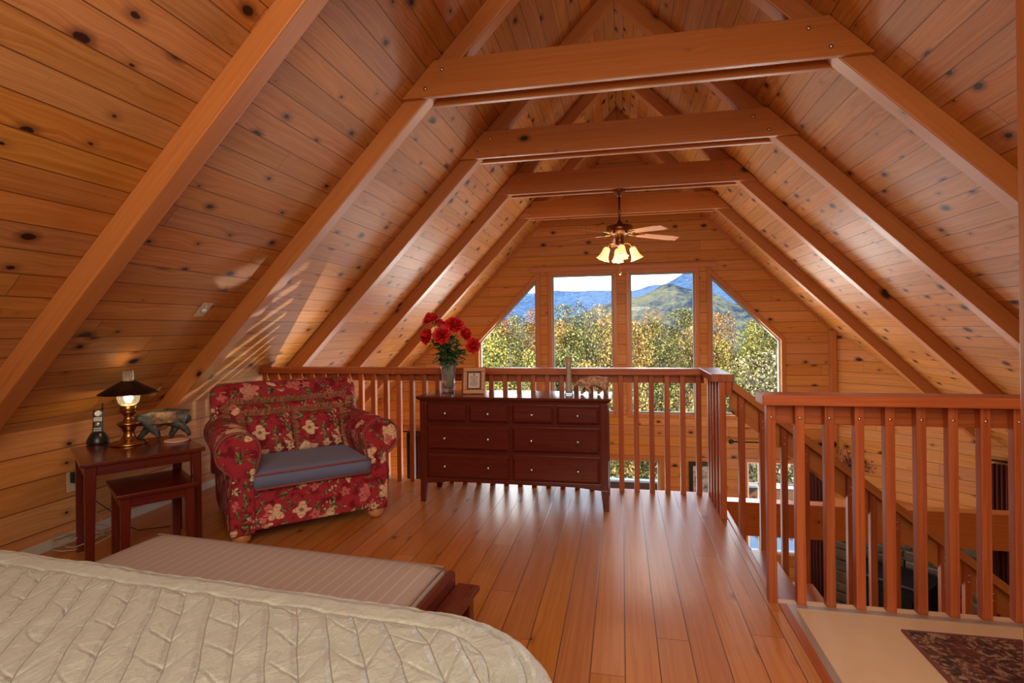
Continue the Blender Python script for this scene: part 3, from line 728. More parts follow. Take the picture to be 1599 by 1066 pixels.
MB().box(0.02, 0.045, -0.01, 0.01, -0.2, 0.14).obj('bracket', M['dark_metal'], root)
p = a0 + AD * 0.10 + nA * -0.0
curtain('curtain', 'dark red curtain at the far right, hung on the angled wall', (p.x, p.y, 0), 0.20, -1.9, -0.34, M['red_fabric'], AD, 5)
p = a0 + AD * -0.02
curtain('curtain', 'pale sheer panel beside the far right red curtain', (p.x, p.y, 0), 0.10, -1.9, -0.50, M['sheer'], AD, 3)
# pictures on the window wall
for (z0, z1, lab) in ((-1.235, -0.72, 'upper of two black framed pictures on the wall, seen through the far railing'), (-1.85, -1.33, 'lower of two black framed pictures on the wall, seen through the far railing')):
    x0, x1 = 0.94, 1.42
    root = thing('framed_picture', lab, 'picture', ((x0 + x1) / 2, YG - 0.01, z0), 0, 'black framed pictures')
    hw = (x1 - x0) / 2; H = z1 - z0; m = MB()
    for (a, b, c, d) in ((-hw, hw, 0, 0.055), (-hw, hw, H - 0.055, H), (-hw, -hw + 0.055, 0.055, H - 0.055), (hw - 0.055, hw, 0.055, H - 0.055)): m.box(a, b, -0.03, 0.008, c, d)
    m.obj('frame', M['black'], root); MB().box(-hw + 0.05, hw - 0.05, -0.012, 0.004, 0.05, H - 0.05).obj('print', M['photo'], root)
# dried swag on the angled wall
root = thing('dried_swag', 'dried branch and leaf swag hung on the wall above the stair rail', 'wall decoration', (2.97, 7.95, -0.62))
m = MB(); rnd = random.Random(5)
for k in range(46):
    a = rnd.uniform(0, 2 * PI); l = rnd.uniform(0.08, 0.26); e = Vector((math.cos(a) * l * 1.1, -rnd.uniform(0.0, 0.12), math.sin(a) * l))
    m.tube([(0, 0, 0), e * 0.5 + Vector((0, -0.02, rnd.uniform(-.02, .02))), e], [0.006, 0.005, 0.002], 5)
m.obj('twigs', M['swag'], root)
m = MB()
for k in range(60):
    a = rnd.uniform(0, 2 * PI); l = rnd.uniform(0.03, 0.25); c = Vector((math.cos(a) * l * 1.1, -rnd.uniform(0.01, 0.12), math.sin(a) * l))
    q = Matrix.Translation(c) @ Matrix.Rotation(rnd.uniform(0, 6), 4, 'Y') @ Matrix.Rotation(rnd.uniform(-1, 1), 4, 'X'); s0 = len(m.v)
    m.add([(-0.012, 0, 0), (0, 0.004, -0.03), (0.012, 0, 0), (0, 0.004, 0.035)], [(0, 1, 2, 3)]); m.xform(q, s0)
m.obj('leaves', M['swag'], root)
# stone fireplace with black stove
fc = Vector((XT, YG, 0)) + AD * 0.95 + nA * 0.22
root = thing('fireplace', 'dark fieldstone fireplace in the room below, seen between the right balusters', 'fireplace', (fc.x, fc.y, ZL), math.atan2(AD.y, AD.x))
rnd = random.Random(11); m = MB(); z = 0.0
bxo('mortar_core', -0.78, 0.78, -0.16, 0.20, 0, 1.52, M['stone'], root)
while z < 1.48:
    h = rnd.uniform(0.09, 0.17); x = -0.8
    while x < 0.75:
        w = rnd.uniform(0.14, 0.34); x2 = min(x + w, 0.80); dpt = rnd.uniform(0.17, 0.215)
        m.box(x + 0.006, x2 - 0.006, -dpt, -0.1, z + 0.006, min(z + h, 1.52) - 0.006); x = x2
    z += h
m.obj('stone_facing', M['stone'], root, bevel=0.018)
bxo('mantel', -0.86, 0.86, -0.30, 0.20, 1.52, 1.60, M['beam'], root)
root = thing('wood_stove', 'black boxy stove with bluish lit edges in front of the stone fireplace', 'stove', (fc.x + nA.x * 0.55, fc.y + nA.y * 0.55, ZL), math.atan2(AD.y, AD.x))
bxo('stove_body', -0.36, 0.36, -0.22, 0.22, 0.12, 0.92, M['iron'], root, bevel=0.02)
bxo('top_plate', -0.39, 0.39, -0.25, 0.25, 0.92, 0.955, M['iron'], root)
bxo('edge_glint', -0.39, 0.39, -0.265, -0.25, 0.93, 0.955, M['blue_glint'], root)  # strip coloured to give the plate edge its bluish glint of light
bxo('door', -0.25, 0.25, -0.24, -0.22, 0.25, 0.80, M['iron'], root)
for sx in (-0.3, 0.3):
    for sy in (-0.17, 0.17): bxo('leg', sx - 0.03, sx + 0.03, sy - 0.03, sy + 0.03, 0, 0.12, M['iron'], root)

# ---------------------------------------------------------------- ceiling fan
fx, fy = -0.005, 5.84
fan = thing('ceiling_fan', 'bronze ceiling fan with lit tulip shades hanging from the roof tie', 'ceiling fan', (fx, fy, 2.70))
MB().lathe([(0.066, 0.0), (0.066, -0.012), (0.05, -0.03), (0.022, -0.062), (0.016, -0.07)], 24).obj('canopy', M['bronze'], fan)
MB().tube([(0, 0, -0.06), (0, 0, -0.37)], 0.0125, 12).obj('downrod', M['bronze'], fan)
MB().lathe([(0.02, -0.33), (0.035, -0.36), (0.10, -0.375), (0.136, -0.385), (0.138, -0.44), (0.115, -0.45), (0.11, -0.462), (0.065, -0.47), (0.06, -0.49), (0.045, -0.50), (0.045, -0.56), (0.05, -0.575), (0.03, -0.60)], 32).obj('motor_housing', M['bronze'], fan)
for k in range(5):
    a = math.radians(22 + 72 * k); R_ = Matrix.Rotation(a, 4, 'Z')
    m = MB(); out = []
    for i in range(13):
        tt = i / 12; x = 0.20 + 0.46 * tt; w = 0.052 + 0.016 * tt
        if tt > 0.9: w *= 0.82
        out.append((x, w))
    top = [(x, w, 0) for x, w in out]; bot = [(x, -w, 0) for x, w in reversed(out)]
    pts = [(p[0], p[1]) for p in top + bot]
    m.prism(pts, 'z', -0.004, 0.004); m.xform(R_ @ Matrix.Translation((0, 0, -0.455)) @ Matrix.Rotation(math.radians(4), 4, 'Y') @ Matrix.Rotation(math.radians(-12), 4, 'X'))
    bl = m.obj('blade', M['cherry'] if False else M['oak_frame'], fan, (math.cos(a), math.sin(a), 0), None, 0.002)
    m = MB(); m.tube([(0.09, 0, 0.0), (0.15, 0.02, -0.014), (0.23, 0.03, -0.010)], 0.008, 6); m.tube([(0.09, 0, 0.0), (0.15, -0.02, -0.014), (0.23, -0.03, -0.008)], 0.008, 6)
    m.box(0.20, 0.27, -0.035, 0.035, -0.014, -0.008); m.xform(R_ @ Matrix.Translation((0, 0, -0.462))); m.obj('blade_iron', M['brass'], bl)
for k in range(4):
    a = math.radians(0 + 90 * k + 8); R_ = Matrix.Rotation(a, 4, 'Z')
    m = MB(); m.tube([(0.03, 0, -0.58), (0.07, 0, -0.56), (0.11, 0, -0.575), (0.13, 0, -0.61)], 0.007, 8); m.xform(R_); arm = m.obj('lamp_arm', M['brass'], fan)
    m = MB()
    def rm(ang, z): return 1.0 + (0.16 * math.cos(6 * ang) * max(0, (-z - 0.07) / 0.07))
    m.lathe([(0.022, 0.0), (0.032, -0.015), (0.037, -0.06), (0.041, -0.09), (0.050, -0.12), (0.060, -0.138)], 36, cap=False, rmod=rm)
    m.xform(R_ @ Matrix.Translation((0.13, 0, -0.61)) @ Matrix.Rotation(math.radians(-22), 4, 'Y'))
    sh = m.obj('lamp_shade', M['fan_shade'], arm); q = sh.modifiers.new('thick', 'SOLIDIFY'); q.thickness = 0.003
    m = MB().ball((0.13 + 0.03, 0, -0.68), (0.02, 0.02, 0.03)); m.xform(R_); m.obj('bulb', M['flame'], arm)
m = MB().tube([(0.0, 0, -0.59), (0.0, 0, -0.86)], 0.0022, 6); m.lathe([(0.002, -0.84), (0.007, -0.86), (0.009, -0.89), (0.003, -0.90)], 10); m.obj('pull_chain', M['brass'], fan)

# ---------------------------------------------------------------- dresser
DX0, DX1, DY0, DY1 = -1.44, -0.095, 3.70, 4.10
dr = thing('dresser', 'dark cherry dresser with eight drawers standing against the far railing', 'dresser', (DX0, DY0, 0))
DW, DD = DX1 - DX0, DY1 - DY0
ch = M['cherry']
m = MB(); m.box(0.012, DW - 0.012, 0.012, DD, 0.15, 0.725)
m.obj('carcass', ch, dr, (1, 0, 0), None, 0.002)
m = MB(); prof = [(0.0, 0.725), (0.0, 0.735), (0.012, 0.740), (0.022, 0.752), (0.022, 0.765)]
for (a, za), (b, zb) in zip(prof[:-1], prof[1:]): pass
n_ = len(prof); base = len(m.v)
for e, z in prof:
    m.v += [(-e, -e, z), (DW + e, -e, z), (DW + e, DD, z), (-e, DD, z)]
for i in range(n_ - 1):
    for k in range(4):
        j = (k + 1) % 4; m.f.append((i * 4 + k, i * 4 + j, (i + 1) * 4 + j, (i + 1) * 4 + k)); m.smooth.append(False)
m.f.append((3, 2, 1, 0)); m.smooth.append(False); e = (n_ - 1) * 4; m.f.append((e, e + 1, e + 2, e + 3)); m.smooth.append(False)
m.obj('top', M['cherry_top'], dr, (1, 0, 0), None, 0.003)
for lx in (0.0, DW - 0.052):
    for ly in (0.0, DD - 0.045):
        m = MB(); tp = 0.012 if lx > 0.1 else 0.0; tq = 0.012 if lx < 0.1 else 0.0
        m.box(lx, lx + 0.052, ly, ly + 0.045, 0.14, 0.725)
        m.hexa([(lx + tp * 1.2, ly, 0), (lx + 0.052 - tq * 1.2, ly, 0), (lx + 0.052 - tq * 1.2, ly + 0.03, 0), (lx + tp * 1.2, ly + 0.03, 0)],
               [(lx, ly, 0.14), (lx + 0.052, ly, 0.14), (lx + 0.052, ly + 0.045, 0.14), (lx, ly + 0.045, 0.14)])
        m.obj('leg', ch, dr, (0, 0, 1), None, 0.003)
pts = [(0.05, 0.178), (0.05, 0.135)] + [(0.05 + (DW - 0.1) * k / 20, 0.135 + 0.02 * min(1, 6 * min(k, 20 - k) / 20)) for k in range(1, 20)] + [(DW - 0.05, 0.135), (DW - 0.05, 0.178)]
MB().prism(pts, 'y', 0.006, 0.03).obj('apron', ch, dr, (1, 0, 0), None, 0.002)
def drawer(x0, x1, z0, z1, knobs):
    m = MB(); bv = 0.018
    a = [(x0, -0.002, z0), (x1, -0.002, z0), (x1, -0.002, z1), (x0, -0.002, z1)]
    b = [(x0 + bv, -0.016, z0 + bv), (x1 - bv, -0.016, z0 + bv), (x1 - bv, -0.016, z1 - bv), (x0 + bv, -0.016, z1 - bv)]
    c = [(p[0], 0.014, p[2]) for p in a]
    m.add(c + a + b, [(0, 1, 5, 4), (1, 2, 6, 5), (2, 3, 7, 6), (3, 0, 4, 7), (4, 5, 9, 8), (5, 6, 10, 9), (6, 7, 11, 10), (7, 4, 8, 11), (8, 9, 10, 11)])
    d = m.obj('drawer', ch, dr, (1, 0, 0), None, 0.0015)
    for k in knobs:
        q = MB().lathe([(0.006, 0), (0.005, 0.012), (0.011, 0.017), (0.0125, 0.023), (0.009, 0.028), (0.001, 0.03)], 14)
        q.xform(Matrix.Translation((k, -0.016, (z0 + z1) / 2)) @ Matrix.Rotation(PI / 2, 4, 'X')); q.obj('knob', M['steel'], d)
xa, xb, xm = 0.058, DW - 0.058, DW / 2
g = 0.012
half = [(xa, xm - g), (xm + g, xb)]
for (p, q) in half:
    mid = (p + q) / 2
    drawer(p, mid - g, 0.585, 0.712, [(p + mid - g) / 2]); drawer(mid + g, q, 0.585, 0.712, [(mid + g + q) / 2])
    for z0, z1 in ((0.385, 0.556), (0.183, 0.358)): drawer(p, q, z0, z1, [p + (q - p) * 0.23, p + (q - p) * 0.76])
TOPZ = 0.765

# crystal vase
vs = thing('vase', 'clear crystal vase holding the red roses on the dresser left end', 'vase', (-1.285, 3.90, TOPZ))
m = MB(); n = 24
fl = lambda a, z: 1.0 + 0.03 * math.cos(12 * a)
m.lathe([(0.043, 0.0), (0.046, 0.03), (0.050, 0.10), (0.058, 0.20), (0.064, 0.245), (0.059, 0.245), (0.053, 0.20), (0.045, 0.10), (0.036, 0.035), (0.004, 0.03)], 48, rmod=fl)
m.obj('glass_body', M['crystal'], vs)
# roses
rnd = random.Random(3)
def rose_bloom(rad):
    m = MB()
    for layer in range(6):
        npet = 3 + layer; rr = rad * (0.12 + 0.17 * layer); tilt = 0.15 + 0.24 * layer; h = rad * (1.0 - 0.06 * layer)
        for k in range(npet):
            a = 2 * PI * k / npet + layer * 0.8; s0 = len(m.v)
            wd = rad * (0.45 + 0.13 * layer)
            def fn(u, v):
                x = (u - 0.5) * 2; ww = wd * math.sin(PI * (0.15 + 0.75 * v)) 
                cup = 0.35 * rad * x * x; curl = 0.25 * rad * max(0, v - 0.7) * (1 + layer * 0.5)
                return (x * ww * 0.75, rr * 0.35 + cup * -0.6 + curl + v * h * math.sin(tilt) * 0.75, v * h * math.cos(tilt) + 0.06 * rad * math.sin(x * 6 + k))
            m.grid(fn, 5, 5); m.xform(Matrix.Rotation(a, 4, 'Z'), s0)
    return m
SC = 216.0
def pix(u, v, Y):
    d = fw + rt * ((u - CX) / F_PX) - up * ((v - CY) / F_PX); return Vector((0, 0, CAM_H)) + d * (Y / d.y)
roses = [((671, 494), 3.93, (-0.3, -0.35, 0.9), 0.062, 'red rose at the upper left of the bouquet'),
         ((662, 524), 3.84, (-0.6, -0.75, 0.2), 0.056, 'red rose at the lower left of the bouquet, facing the camera'),
         ((688, 521), 3.80, (0.0, -0.9, 0.35), 0.062, 'large red rose at the front centre of the bouquet'),
         ((710, 503), 3.90, (0.3, -0.65, 0.6), 0.064, 'red rose at the top right of the bouquet'),
         ((730, 519), 3.94, (0.85, -0.3, 0.4), 0.052, 'red rose seen from the side at the right of the bouquet'),
         ((741, 540), 3.88, (0.7, -0.75, -0.1), 0.052, 'lowest red rose drooping at the far right of the bouquet'),
         ((688, 503), 4.02, (0.0, 0.3, 0.9), 0.050, 'small red rose half hidden at the back of the bouquet')]
vx, vy = -1.285, 3.90
for (uv_, Y, dr_, rad, lab) in roses:
    c = pix(uv_[0], uv_[1], Y); dv = Vector(dr_).normalized()
    root = thing('rose', lab + ', in the crystal vase', 'flower', (vx, vy, TOPZ + 0.03), 0, 'red roses in the crystal vase')
    o0 = Vector((vx, vy, TOPZ + 0.03)); cl = c - o0
    rad *= 1.12; bl = rose_bloom(rad); q = dv.to_track_quat('Z', 'Y').to_matrix().to_4x4()
    bl.xform(Matrix.Translation(cl - dv * rad * 0.55) @ q); bl.obj('bloom', M['petal'], root)
    base_ = cl - dv * rad * 0.6
    ex = Vector((cl.x * 0.12, cl.y * 0.12, 0.20)); b0 = Vector((-cl.x * 0.08, -cl.y * 0.08, 0.005))
    pts = []
    for i in range(9):
        tt = i / 8; p0, p1, p2 = b0, ex + Vector((0, 0, 0.08)), base_
        pts.append(p0 * (1 - tt) ** 2 + p1 * 2 * tt * (1 - tt) + p2 * tt * tt)
    MB().tube(pts, 0.0035, 6).obj('stem', M['stem'], root)
    sm = MB()
    for k in range(6):
        s0 = len(sm.v); sm.add([(-0.008, 0.0, 0), (0, 0.0, -0.012), (0.008, 0, 0), (0.0, 0.03, 0.03)], [(0, 1, 2, 3)])
        sm.xform(Matrix.Translation(base_) @ q @ Matrix.Rotation(k * PI / 3, 4, 'Z'), s0)
    sm.obj('sepals', M['sepal'], root)
    lm = MB()
    for k in range(25):
        i = rnd.choice((3, 3, 4, 4, 5, 5, 6)); p = pts[i]; a = rnd.uniform(0, 2 * PI); l = rnd.uniform(0.055, 0.095); w = l * 0.34; s0 = len(lm.v)
        def fn(u, v): return ((u - 0.5) * 2 * w * math.sin(PI * min(1, 0.08 + v * 0.92)), v * l, 0.012 * math.sin(v * PI) - 0.3 * l * v * v + 0.012 * abs(u - 0.5))
        lm.grid(fn, 4, 6); lm.xform(Matrix.Translation(p) @ Matrix.Rotation(a, 4, 'Z') @ Matrix.Rotation(rnd.uniform(-0.3, 0.9), 4, 'X'), s0)
    lm.obj('leaves', M['leafg'], root)
# framed verse
fr_ = thing('picture_frame', 'small oak framed verse leaning back on the dresser beside the vase', 'picture frame', (-1.075, 3.86, TOPZ + 0.002), math.radians(8))
tilt = Matrix.Rotation(math.radians(-12), 4, 'X')
m = MB(); w2, H = 0.082, 0.195
for (a, b, c, d) in ((-w2, w2, 0, 0.03), (-w2, w2, H - 0.03, H), (-w2, -w2 + 0.03, 0.03, H - 0.03), (w2 - 0.03, w2, 0.03, H - 0.03)): m.box(a, b, -0.009, 0.009, c, d)
m.xform(tilt); m.obj('frame', M['oak_frame'], fr_, (1, 0, 0), None, 0.003)
MB().box(-w2 + 0.028, w2 - 0.028, -0.004, 0.004, 0.028, H - 0.028).xform(tilt).obj('mat_board', M['mat_purple'], fr_)
ps = MB().box(-w2 + 0.04, w2 - 0.04, -0.006, -0.004, 0.042, H - 0.042).xform(tilt).obj('verse_sheet', M['paper'], fr_)
m = MB(); rn = random.Random(2)
m.box(-0.007, 0.007, -0.0068, -0.006, 0.137, 0.146)
for k in range(9):
    z = 0.126 - k * 0.0085; wv = rn.uniform(0.016, 0.030); x = -wv
    while x < wv: e = min(wv, x + rn.uniform(0.004, 0.010)); m.box(x, e, -0.0068, -0.006, z, z + 0.0032); x = e + 0.002
m.xform(tilt); m.obj('verse_lines', M['ink'], ps)
m = MB().hexa([(-0.02, 0.01, 0.12), (0.02, 0.01, 0.12), (0.02, 0.014, 0.12), (-0.02, 0.014, 0.12)], [(-0.02, 0.07, 0.0), (0.02, 0.07, 0.0), (0.02, 0.076, 0.0), (-0.02, 0.076, 0.0)]); 
m.xform(Matrix.Translation((0, 0.02, 0))); m.obj('easel_back', M['black'], fr_)
# bud vase
bv = thing('bud_vase', 'tall slender taupe bud vase with glass foot on the dresser', 'vase', (-0.375, 3.90, TOPZ))
MB().lathe([(0.012, 0.010), (0.027, 0.012), (0.026, 0.03), (0.022, 0.07), (0.0175, 0.15), (0.019, 0.20), (0.029, 0.272), (0.026, 0.272), (0.015, 0.20), (0.013, 0.15)], 28).obj('body', M['budvase'], bv)
MB().lathe([(0.030, 0.0), (0.032, 0.003), (0.031, 0.009), (0.01, 0.0095)], 28).obj('glass_foot', M['crystal'], bv)

# bears
def skin_body(name, nodes, edges, mat, parent, scale=1.0, mirror=None, sub=2):
    me = bpy.data.meshes.new(name); me.from_pydata([tuple(Vector(n[:3]) * scale) for n in nodes], edges, [])
    o = bpy.data.objects.new(name, me); COL.objects.link(o); o.parent = parent
    me.materials.append(mat)
    sk = o.modifiers.new('skin', 'SKIN'); sk.use_smooth_shade = True; sk.branch_smoothing = 0.6
    sd = o.modifiers.new('subsurf', 'SUBSURF'); sd.levels = sub; sd.render_levels = sub
    for i, n in enumerate(nodes):
        r = n[3] if isinstance(n[3], tuple) else (n[3], n[3])
        me.skin_vertices[0].data[i].radius = (r[0] * scale, r[1] * scale)
    me.skin_vertices[0].data[0].use_root = True
    return o
def bear(parent, mat, s, gait):
    # faces -x ; unit = body length 1
    g = gait
    N = [(0.30, 0, 0.53, (0.23, 0.29)), (0.05, 0, 0.56, (0.23, 0.29)), (-0.22, 0, 0.55, (0.22, 0.29)), (-0.42, 0, 0.52, (0.15, 0.19)), (-0.56, 0, 0.47, (0.13, 0.15)), (-0.68, 0, 0.41, 0.085), (-0.77, 0, 0.38, 0.06),
         (0.46, 0, 0.47, (0.17, 0.20)),
         (0.42, -0.13, 0.34, 0.14), (0.48 + 0.10 * g, -0.14, 0.17, 0.09), (0.52 + 0.14 * g, -0.14, 0.065, 0.07), (0.44 + 0.14 * g, -0.14, 0.05, 0.06),
         (0.38, 0.13, 0.34, 0.14), (0.32 - 0.10 * g, 0.14, 0.17, 0.09), (0.33 - 0.16 * g, 0.14, 0.065, 0.07), (0.25 - 0.16 * g, 0.14, 0.05, 0.06),
         (-0.24, -0.13, 0.34, 0.13), (-0.20 + 0.12 * g, -0.14, 0.17, 0.09), (-0.18 + 0.18 * g, -0.14, 0.065, 0.07), (-0.26 + 0.18 * g, -0.14, 0.05, 0.06),
         (-0.26, 0.13, 0.34, 0.13), (-0.32 - 0.10 * g, 0.14, 0.17, 0.09), (-0.34 - 0.16 * g, 0.14, 0.065, 0.07), (-0.42 - 0.16 * g, 0.14, 0.05, 0.06),
         (-0.50, -0.10, 0.61, 0.045), (-0.50, 0.10, 0.61, 0.045), (0.60, 0, 0.46, (0.13, 0.17)), (0.67, 0, 0.45, (0.06, 0.07))]
    E = [(0, 1), (1, 2), (2, 3), (3, 4), (4, 5), (5, 6), (0, 7), (7, 8), (8, 9), (9, 10), (10, 11), (7, 12), (12, 13), (13, 14), (14, 15), (2, 16), (16, 17), (17, 18), (18, 19), (2, 20), (20, 21), (21, 22), (22, 23), (4, 24), (4, 25), (7, 26), (26, 27)]
    return skin_body('body', N, E, mat, parent, s)
b2 = thing('bear_figurine', 'small carved brown bear figurine on the dresser right end, beside the bud vase', 'figurine', (-0.205, 3.895, TOPZ), math.radians(4))
bear(b2, M['carved'], 0.178, 0.5)

# ---------------------------------------------------------------- nesting tables
def table(name, label, c, ang, w, d, h, leg=0.05, top=0.022):
    root = thing(name, label, 'table', (c[0], c[1], 0), ang)
    hw, hd = w / 2, d / 2
    MB().box(-hw, hw, -hd, hd, h - top, h).obj('top', M['cherry_top'], root, (1, 0, 0), None, 0.005)
    i = 0.018; m = MB()
    for y in (-hd + i, hd - i - 0.02): m.box(-hw + i + leg, hw - i - leg, y, y + 0.02, h - top - 0.05, h - top)
    for x in (-hw + i, hw - i - 0.02): m.box(x, x + 0.02, -hd + i + leg, hd - i - leg, h - top - 0.05, h - top)
    m.obj('apron', ch, root, (1, 0, 0), None, 0.002)
    for sx in (-1, 1):
        for sy in (-1, 1):
            ox, oy = sx * (hw - i), sy * (hd - i); ix, iy = ox - sx * leg, oy - sy * leg; jx, jy = ox - sx * leg * 0.68, oy - sy * leg * 0.68
            m = MB().hexa([(ox, oy, 0), (jx, oy, 0), (jx, jy, 0), (ox, jy, 0)], [(ox, oy, h - top), (ix, oy, h - top), (ix, iy, h - top), (ox, iy, h - top)])
            o = m.obj('leg', ch, root, (0, 0, 1), None, 0.003); bm = bmesh.new(); bm.from_mesh(o.data); bmesh.ops.recalc_face_normals(bm, faces=bm.faces); bm.to_mesh(o.data); bm.free()
    return root
TC = Vector((-2.715, 2.595)); TA = math.radians(54.5); TH = 0.595
table('end_table', 'larger cherry nesting table holding the lamp, phone and bear, left of the armchair', TC, TA, 0.56, 0.56, TH)
table('side_table', 'smaller cherry nesting table tucked under the larger one', (-2.50, 2.475), TA, 0.36, 0.40, 0.445, 0.045)
def on_table(u, v):
    d = fw + rt * ((u - CX) / F_PX) - up * ((v - CY) / F_PX); return Vector((0, 0, CAM_H)) + d * ((TH - CAM_H) / d.z)

# oil-style lamp
p = on_table(201.5, 693)
lp = thing('table_lamp', 'lit brass oil-style lamp with dark tin shade on the larger nesting table', 'lamp', p)
k_ = 1.02
MB().lathe([(0.092, 0.0), (0.094, 0.008), (0.080, 0.018), (0.050, 0.026), (0.040, 0.034), (0.030, 0.05), (0.026, 0.07), (0.036, 0.095), (0.058, 0.118), (0.060, 0.126), (0.040, 0.136), (0.028, 0.145), (0.024, 0.165), (0.030, 0.175), (0.046, 0.19), (0.046, 0.196), (0.01, 0.197)], 40).obj('base', M['brass'], lp)
MB().lathe([(0.040, 0.196), (0.042, 0.20), (0.042, 0.228), (0.038, 0.232), (0.036, 0.20)], 40, rmod=lambda a, z: 1 + 0.04 * math.cos(20 * a)).obj('burner_gallery', M['brass'], lp)
m = MB().lathe([(0.036, 0.228), (0.050, 0.245), (0.058, 0.275), (0.052, 0.305), (0.036, 0.335), (0.029, 0.37), (0.028, 0.43)], 32, cap=False); m.obj('glass_chimney', M['crystal'], lp)
m = MB().lathe([(0.150, 0.297), (0.148, 0.302), (0.095, 0.335), (0.045, 0.366), (0.034, 0.374)], 40, cap=False)
o = m.obj('lamp_shade', plain('dark_tin_shade', (0.035, 0.016, 0.010), 0.35, 0.7), lp); q = o.modifiers.new('thick', 'SOLIDIFY'); q.thickness = 0.002
MB().ball((0, 0, 0.272), (0.021, 0.021, 0.030), 14, 10).obj('bulb', M['flame'], lp)
q = lamp('table_lamp_light', 'POINT', (p.x, p.y, p.z + 0.272), 3.2, (1.0, 0.66, 0.30), shadow_soft_size=0.03)
# cordless phone
p = on_table(153, 692)
ph = thing('cordless_phone', 'black cordless phone standing in its charging base on the nesting table', 'phone', p, math.radians(35))
MB().lathe([(0.056, 0), (0.057, 0.012), (0.050, 0.035), (0.036, 0.06), (0.026, 0.07), (0.01, 0.071)], 28).obj('charging_base', M['black'], ph)
tm = Matrix.Translation((0, 0.0, 0.03)) @ Matrix.Rotation(math.radians(-8), 4, 'X')
hs = MB().box(-0.026, 0.026, -0.014, 0.016, 0.0, 0.168).xform(tm).obj('handset', M['black'], ph, bevel=0.009, seg=3)
MB().box(-0.020, 0.020, -0.0165, -0.013, 0.100, 0.124).xform(tm).obj('screen', M['grey_lcd'], hs)
m = MB().lathe([(0.018, 0), (0.018, 0.003), (0.013, 0.003), (0.013, 0.001)], 20); m.xform(tm @ Matrix.Translation((0, -0.014, 0.146)) @ Matrix.Rotation(PI / 2, 4, 'X')); m.obj('earpiece_ring', M['silver'], hs)
m = MB().lathe([(0.011, 0), (0.010, 0.004), (0.001, 0.005)], 16); m.xform(tm @ Matrix.Translation((0, -0.014, 0.083)) @ Matrix.Rotation(PI / 2, 4, 'X')); m.obj('navigation_key', M['silver'], hs)
m = MB()
for i in range(3):
    for j in range(4): m.box(-0.018 + i * 0.0125, -0.008 + i * 0.0125, -0.0165, -0.013, 0.018 + j * 0.012, 0.026 + j * 0.012)
m.xform(tm); m.obj('keypad', M['grey_lcd'], hs)
MB().tube([(0.017, 0.004, 0.165), (0.018, 0.004, 0.205)], [0.006, 0.004], 8).xform(tm).obj('antenna', M['black'], hs)
# slate bear with painted panel
p = on_table(253, 684)
b1 = thing('bear_figurine', 'dark slate bear figurine with a painted woodland panel, on the nesting table', 'figurine', p, math.radians(50) - 0.18)
bear(b1, M['slatebear'], 0.240, 0.75)
m = MB()
def fn(u, v):
    x = -0.045 + 0.125 * u; z = 0.100 + 0.066 * v
    return (x, -0.043 - 0.006 * math.sin(PI * u) - 0.006 * math.sin(PI * v), z)
m.grid(fn, 10, 8); o = m.obj('painted_panel', M['scene'], b1); q = o.modifiers.new('thick', 'SOLIDIFY'); q.thickness = 0.012; q.offset = 1
m = MB().box(0.022, 0.046, -0.062, -0.055, 0.104, 0.113); m.obj('white_cabin_detail', M['white'], o)
# coaster
p = on_table(276, 689)
tag(MB().lathe([(0.062, 0), (0.066, 0.003), (0.066, 0.010), (0.058, 0.012), (0.030, 0.0105), (0.001, 0.0105)], 36).obj('coaster', M['coaster']), 'round pinkish stone coaster on the right corner of the nesting table', 'coaster').location = p
# outlet, adapter and cord by the wall
ot = thing('wall_outlet', 'pale wall outlet with a black plug adapter, behind the nesting table', 'outlet', (-XK, 2.66, 0.36))
bxo('cover_plate', 0.0, 0.006, -0.04, 0.04, -0.06, 0.06, M['ivory'], ot, bevel=0.002)
bxo('plug_adapter', 0.006, 0.05, -0.025, 0.03, -0.005, 0.06, M['black'], ot, bevel=0.005)
pts = []
rn = random.Random(9)
base = Vector((-3.12, 2.62, 0.008))
for k in range(60):
    a = k * 0.42; r_ = 0.10 + 0.03 * math.sin(k * 0.7)
    pts.append((base.x + r_ * 0.9 * math.cos(a), base.y + r_ * 1.2 * math.sin(a) - 0.02, 0.006 + 0.0012 * k + 0.01 * (1 + math.sin(k * 1.3))))
pts += [(-3.15, 2.75, 0.10), (-3.20, 2.72, 0.20), (-3.21, 2.68, 0.30), (-3.22, 2.66, 0.36)]
tag(MB().tube(pts, 0.0035, 6).obj('power_cord', M['cord']), 'loose pale cord coiled on the floor at the left table legs', 'cord')
pts = [(-3.20, 2.70, 0.38), (-3.18, 2.74, 0.22), (-3.14, 2.80, 0.14), (-3.10, 2.84, 0.05), (-3.0, 2.86, 0.006), (-2.85, 2.95, 0.006)]
tag(MB().tube(pts, 0.0035, 6).obj('power_cord', M['cord_dark']), 'dark cord hanging from the outlet behind the small table', 'cord')
# dimmer on the left slope
tn = Vector((T, 0, -1)).normalized()  # into the room, left slope
dm = thing('wall_dimmer', 'ivory dimmer plate with round knob on the left sloped ceiling', 'switch', (-2.60, 2.965, roof(-2.60)))
ex = Vector((0, 1, 0)); ey = tn.cross(ex); R3 = Matrix((ex, ey, tn)).transposed().to_4x4(); dm.rotation_euler = R3.to_euler()
bxo('cover_plate', -0.04, 0.04, -0.058, 0.058, 0.0, 0.007, M['ivory'], dm, bevel=0.003)
MB().lathe([(0.017, 0.007), (0.017, 0.014), (0.014, 0.02), (0.001, 0.021)], 20).obj('knob', M['white'], dm)
MB().box(-0.004, 0.004, 0.026, 0.036, 0.007, 0.011).obj('screw', M['white'], dm)

